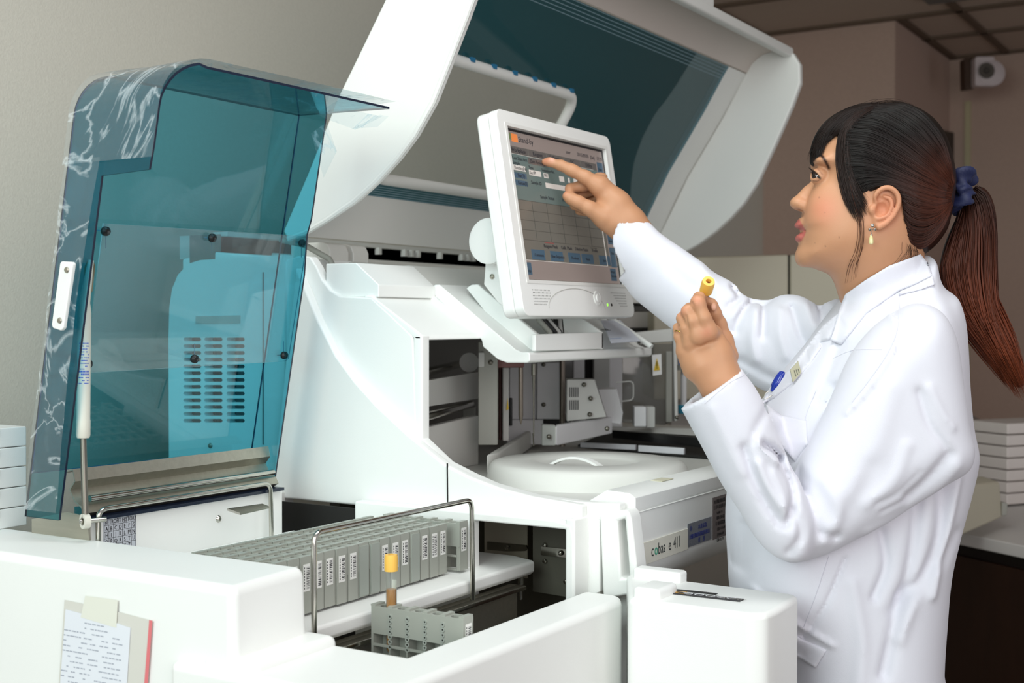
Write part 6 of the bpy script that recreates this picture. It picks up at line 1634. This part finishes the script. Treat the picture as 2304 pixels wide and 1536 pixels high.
pony_o, PWv, PQ = np_mesh('ponytail', [Gp.mesh()], HAIRM, hair_o, pony_col, 1)
tree_p = bvh(PWv, PQ, PW)
def lerp_guides(gs, t):
    f = t*(len(gs)-1); i = min(int(f), len(gs)-2); k = f-i
    return np.array(gs[i])*(1-k)+np.array(gs[i+1])*k
rng = np.random.RandomState(5)
SV = []; SQ = []; SCOL = []; so = [0]
def add_strand(P2, Ds, r0, col, taper=.25):
    n = len(P2); W = np.array([CAM+ray(u, v)*d for (u, v), d in zip(P2, Ds)])
    t = np.gradient(W, axis=0); t /= np.linalg.norm(t, axis=1)[:, None]+1e-9
    b = np.cross(t, fw); b /= np.linalg.norm(b, axis=1)[:, None]+1e-9; c = np.cross(b, t)
    s = np.linspace(0, 1, n); rr = r0*np.minimum(1, np.minimum(.5+s*6, taper+(1-s)*4))
    for k in range(3):
        a = 2*math.pi*k/3+.5; SV.append(W+(b*math.cos(a)+c*math.sin(a))*rr[:, None])
    base = so[0]
    for i in range(n-1):
        for k in range(3):
            k2 = (k+1) % 3; SQ.append((base+k*n+i, base+k2*n+i, base+k2*n+i+1, base+k*n+i+1))
    SCOL.append(np.tile(col, (3*n, 1)) if col.ndim == 1 else np.tile(col, (3, 1))); so[0] += 3*n
def strands(gs, count, trees, off, r0, colf, jit=2.0, n=22, droop=None, dspread=.0, dflt=None, taper=.25, order=None):
    for k in range(count):
        t = rng.rand(); g = lerp_guides(gs, t); P = smooth_open(g, 5)
        idx = np.linspace(0, len(P)-1, n).astype(int); P = P[idx]
        ph = rng.rand(2)*6.28; s = np.linspace(0, 1, n); P = P[0]+(P-P[0])*(rng.uniform(.90, 1.03) if taper < .2 else 1)
        nrm = np.c_[-(np.gradient(P[:, 1])), np.gradient(P[:, 0])]; nrm /= np.linalg.norm(nrm, axis=1)[:, None]+1e-9
        P = P+nrm*(jit*(np.sin(s*4+ph[0])*.6+rng.randn()*.5))[:, None]
        Ds = []; last = dflt
        for (u, v) in P:
            d = None
            for tr in trees:
                d2 = hitD(tr, u, v, None)
                if d2 is not None: d = d2 if d is None else min(d, d2)
            if d is None: d = last
            last = d; Ds.append(d if d is not None else HD)
        Ds = np.array(Ds); 
        Ds = np.convolve(np.r_[Ds[0], Ds[0], Ds, Ds[-1], Ds[-1]], np.ones(5)/5, 'valid')
        Ds = np.minimum(Ds, Ds)-off*rng.rand()-.0008+dspread*rng.randn()
        add_strand(P, Ds, r0*rng.uniform(.6, 1.3), colf(P, t), taper)
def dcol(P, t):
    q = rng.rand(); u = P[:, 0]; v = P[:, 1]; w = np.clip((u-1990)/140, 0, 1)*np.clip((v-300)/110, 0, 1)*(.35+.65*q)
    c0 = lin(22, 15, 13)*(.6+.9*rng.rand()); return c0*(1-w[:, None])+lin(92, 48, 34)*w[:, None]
topg = [[(1985, 234), (2040, 235), (2088, 264), (2122, 312), (2139, 365), (2147, 408)], [(1940, 250), (1998, 262), (2052, 298), (2098, 342), (2130, 384), (2146, 415)], [(1905, 300), (1962, 306), (2022, 336), (2078, 374), (2118, 404), (2144, 424)],
        [(1900, 345), (1950, 352), (2008, 376), (2062, 402), (2108, 422), (2143, 432)], [(1908, 395), (1952, 392), (2008, 402), (2060, 420), (2105, 434), (2141, 440)], [(1940, 438), (1970, 420), (2020, 418), (2065, 434), (2105, 444), (2140, 446)]]
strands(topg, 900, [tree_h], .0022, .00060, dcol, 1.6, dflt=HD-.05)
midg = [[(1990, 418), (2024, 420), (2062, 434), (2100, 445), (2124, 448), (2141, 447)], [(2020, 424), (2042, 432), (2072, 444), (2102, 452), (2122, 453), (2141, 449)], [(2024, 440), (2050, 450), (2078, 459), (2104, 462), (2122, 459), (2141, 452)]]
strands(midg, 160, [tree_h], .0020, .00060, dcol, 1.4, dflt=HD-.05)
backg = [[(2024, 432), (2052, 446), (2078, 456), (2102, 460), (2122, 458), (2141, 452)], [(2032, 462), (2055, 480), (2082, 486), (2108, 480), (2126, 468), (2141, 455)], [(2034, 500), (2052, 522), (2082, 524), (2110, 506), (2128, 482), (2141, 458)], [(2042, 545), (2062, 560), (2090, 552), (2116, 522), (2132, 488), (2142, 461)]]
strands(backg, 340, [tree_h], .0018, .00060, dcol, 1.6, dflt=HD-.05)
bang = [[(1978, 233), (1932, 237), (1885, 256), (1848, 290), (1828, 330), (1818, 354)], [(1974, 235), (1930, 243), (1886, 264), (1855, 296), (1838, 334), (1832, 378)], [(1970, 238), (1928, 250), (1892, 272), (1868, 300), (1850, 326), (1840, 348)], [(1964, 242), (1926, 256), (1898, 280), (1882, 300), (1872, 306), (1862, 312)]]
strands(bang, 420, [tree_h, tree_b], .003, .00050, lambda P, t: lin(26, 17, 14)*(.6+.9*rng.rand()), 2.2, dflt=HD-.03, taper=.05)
lock = [[(1966, 240), (1922, 258), (1893, 292), (1883, 335), (1884, 385), (1896, 440), (1910, 478)], [(1960, 244), (1922, 264), (1900, 300), (1895, 350), (1902, 405), (1918, 460), (1938, 505)], [(1956, 248), (1925, 272), (1908, 312), (1908, 360), (1920, 410), (1938, 445), (1955, 470)]]
strands(lock, 360, [tree_h, tree_b], .0035, .00048, lambda P, t: lin(34, 22, 18)*(.6+.9*rng.rand()), 3.4, dflt=HD-.06, taper=.05)
wisp = [[(1905, 380), (1918, 440), (1930, 500), (1926, 560), (1912, 600), (1905, 640)], [(1912, 400), (1925, 450), (1942, 500), (1945, 550), (1935, 590), (1930, 620)]]
strands(wisp, 7, [tree_h, tree_b], .006, .00035, lambda P, t: lin(70, 38, 26), 5, dflt=HD-.07)
nape = [[(2045, 545), (2040, 570), (2020, 590), (2005, 600)], [(2060, 560), (2062, 585), (2050, 610), (2046, 625)], [(2080, 560), (2092, 580), (2100, 600), (2096, 612)]]
strands(nape[:2], 26, [tree_h, tree_b], .002, .00018, lambda P, t: lin(30, 20, 16), 9, dflt=HD-.05, n=12)
fly = [[(1930, 240), (1960, 226), (2000, 222), (2050, 232)], [(2000, 232), (2040, 228), (2090, 250), (2120, 290)]]
strands(fly, 12, [tree_h], .001, .00022, lambda P, t: lin(40, 28, 22), 4, dflt=HD, n=12)
pg = [[(2195, 418), (2224, 440), (2240, 500), (2242, 590), (2246, 680), (2266, 730), (2292, 790), (2312, 858)], [(2188, 428), (2208, 460), (2220, 530), (2222, 620), (2232, 710), (2256, 780), (2284, 840), (2306, 888)], [(2178, 445), (2184, 480), (2182, 545), (2178, 615), (2192, 695), (2222, 765), (2256, 830), (2288, 886)],
      [(2170, 455), (2162, 500), (2146, 560), (2138, 620), (2155, 690), (2192, 755), (2238, 820), (2274, 870)], [(2165, 462), (2150, 500), (2128, 556), (2116, 615), (2130, 685), (2172, 752), (2222, 815), (2258, 858)]]
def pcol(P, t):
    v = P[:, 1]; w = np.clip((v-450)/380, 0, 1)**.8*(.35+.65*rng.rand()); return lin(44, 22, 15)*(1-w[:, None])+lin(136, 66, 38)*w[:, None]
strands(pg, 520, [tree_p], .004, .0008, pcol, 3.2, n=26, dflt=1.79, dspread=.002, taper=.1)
V = np.concatenate(SV)-np.array(PW.location); me = bpy.data.meshes.new('hair_strands'); Q = np.array(SQ)
me.vertices.add(len(V)); me.vertices.foreach_set('co', V.astype(np.float32).ravel()); me.loops.add(len(Q)*4); me.loops.foreach_set('vertex_index', Q.astype(np.int32).ravel())
me.polygons.add(len(Q)); me.polygons.foreach_set('loop_start', np.arange(0, len(Q)*4, 4, dtype=np.int32)); me.update(calc_edges=True)
me.polygons.foreach_set('use_smooth', np.ones(len(Q), bool))
at = me.color_attributes.new('tone', 'FLOAT_COLOR', 'POINT'); Cc = np.concatenate(SCOL); at.data.foreach_set('color', np.c_[Cc, np.ones(len(Cc))].astype(np.float32).ravel())
me.materials.append(HAIRM); so_ = bpy.data.objects.new('hair_strands', me); COL.objects.link(so_); so_.parent = hair_o; so_['kind'] = 'stuff'

# scrunchie: ruffled torus
bm = bmesh.new(); sc_c = Vector(f2w(fpt(2160, 428, 1.79))); ax_s = Vector(rt*.93-up*.28-fw*.2).normalized(); e1 = ax_s.orthogonal().normalized(); e2 = ax_s.cross(e1); rgs = []
NU, NV = 96, 22; rng2 = np.random.RandomState(2)
for i in range(NU):
    a = 2*math.pi*i/NU; c = sc_c+(e1*math.cos(a)+e2*math.sin(a))*(.0215+.0025*math.sin(5*a+1))+ax_s*(.004*math.sin(3*a)); rad = (e1*math.cos(a)+e2*math.sin(a)); ring_ = []
    for j in range(NV):
        b = 2*math.pi*j/NV; rr = .0125+.0032*math.sin(9*a+1.5*math.sin(b*2))+.0016*math.sin(17*a+3*b)+.003*math.sin(4*a+2+b)
        ring_.append(bm.verts.new(c+rad*math.cos(b)*rr+ax_s*math.sin(b)*rr*.95))
    rgs.append(ring_)
for i in range(NU):
    for j in range(NV): bm.faces.new((rgs[i][j], rgs[(i+1) % NU][j], rgs[(i+1) % NU][(j+1) % NV], rgs[i][(j+1) % NV]))
o = finish('scrunchie', bm, mat('navy_satin', srgb(14, 24, 66), .6, sheen=.05), None, True, angle=80); o.data.transform(Matrix.Translation(-Vector(PW.location))); o.parent = PW
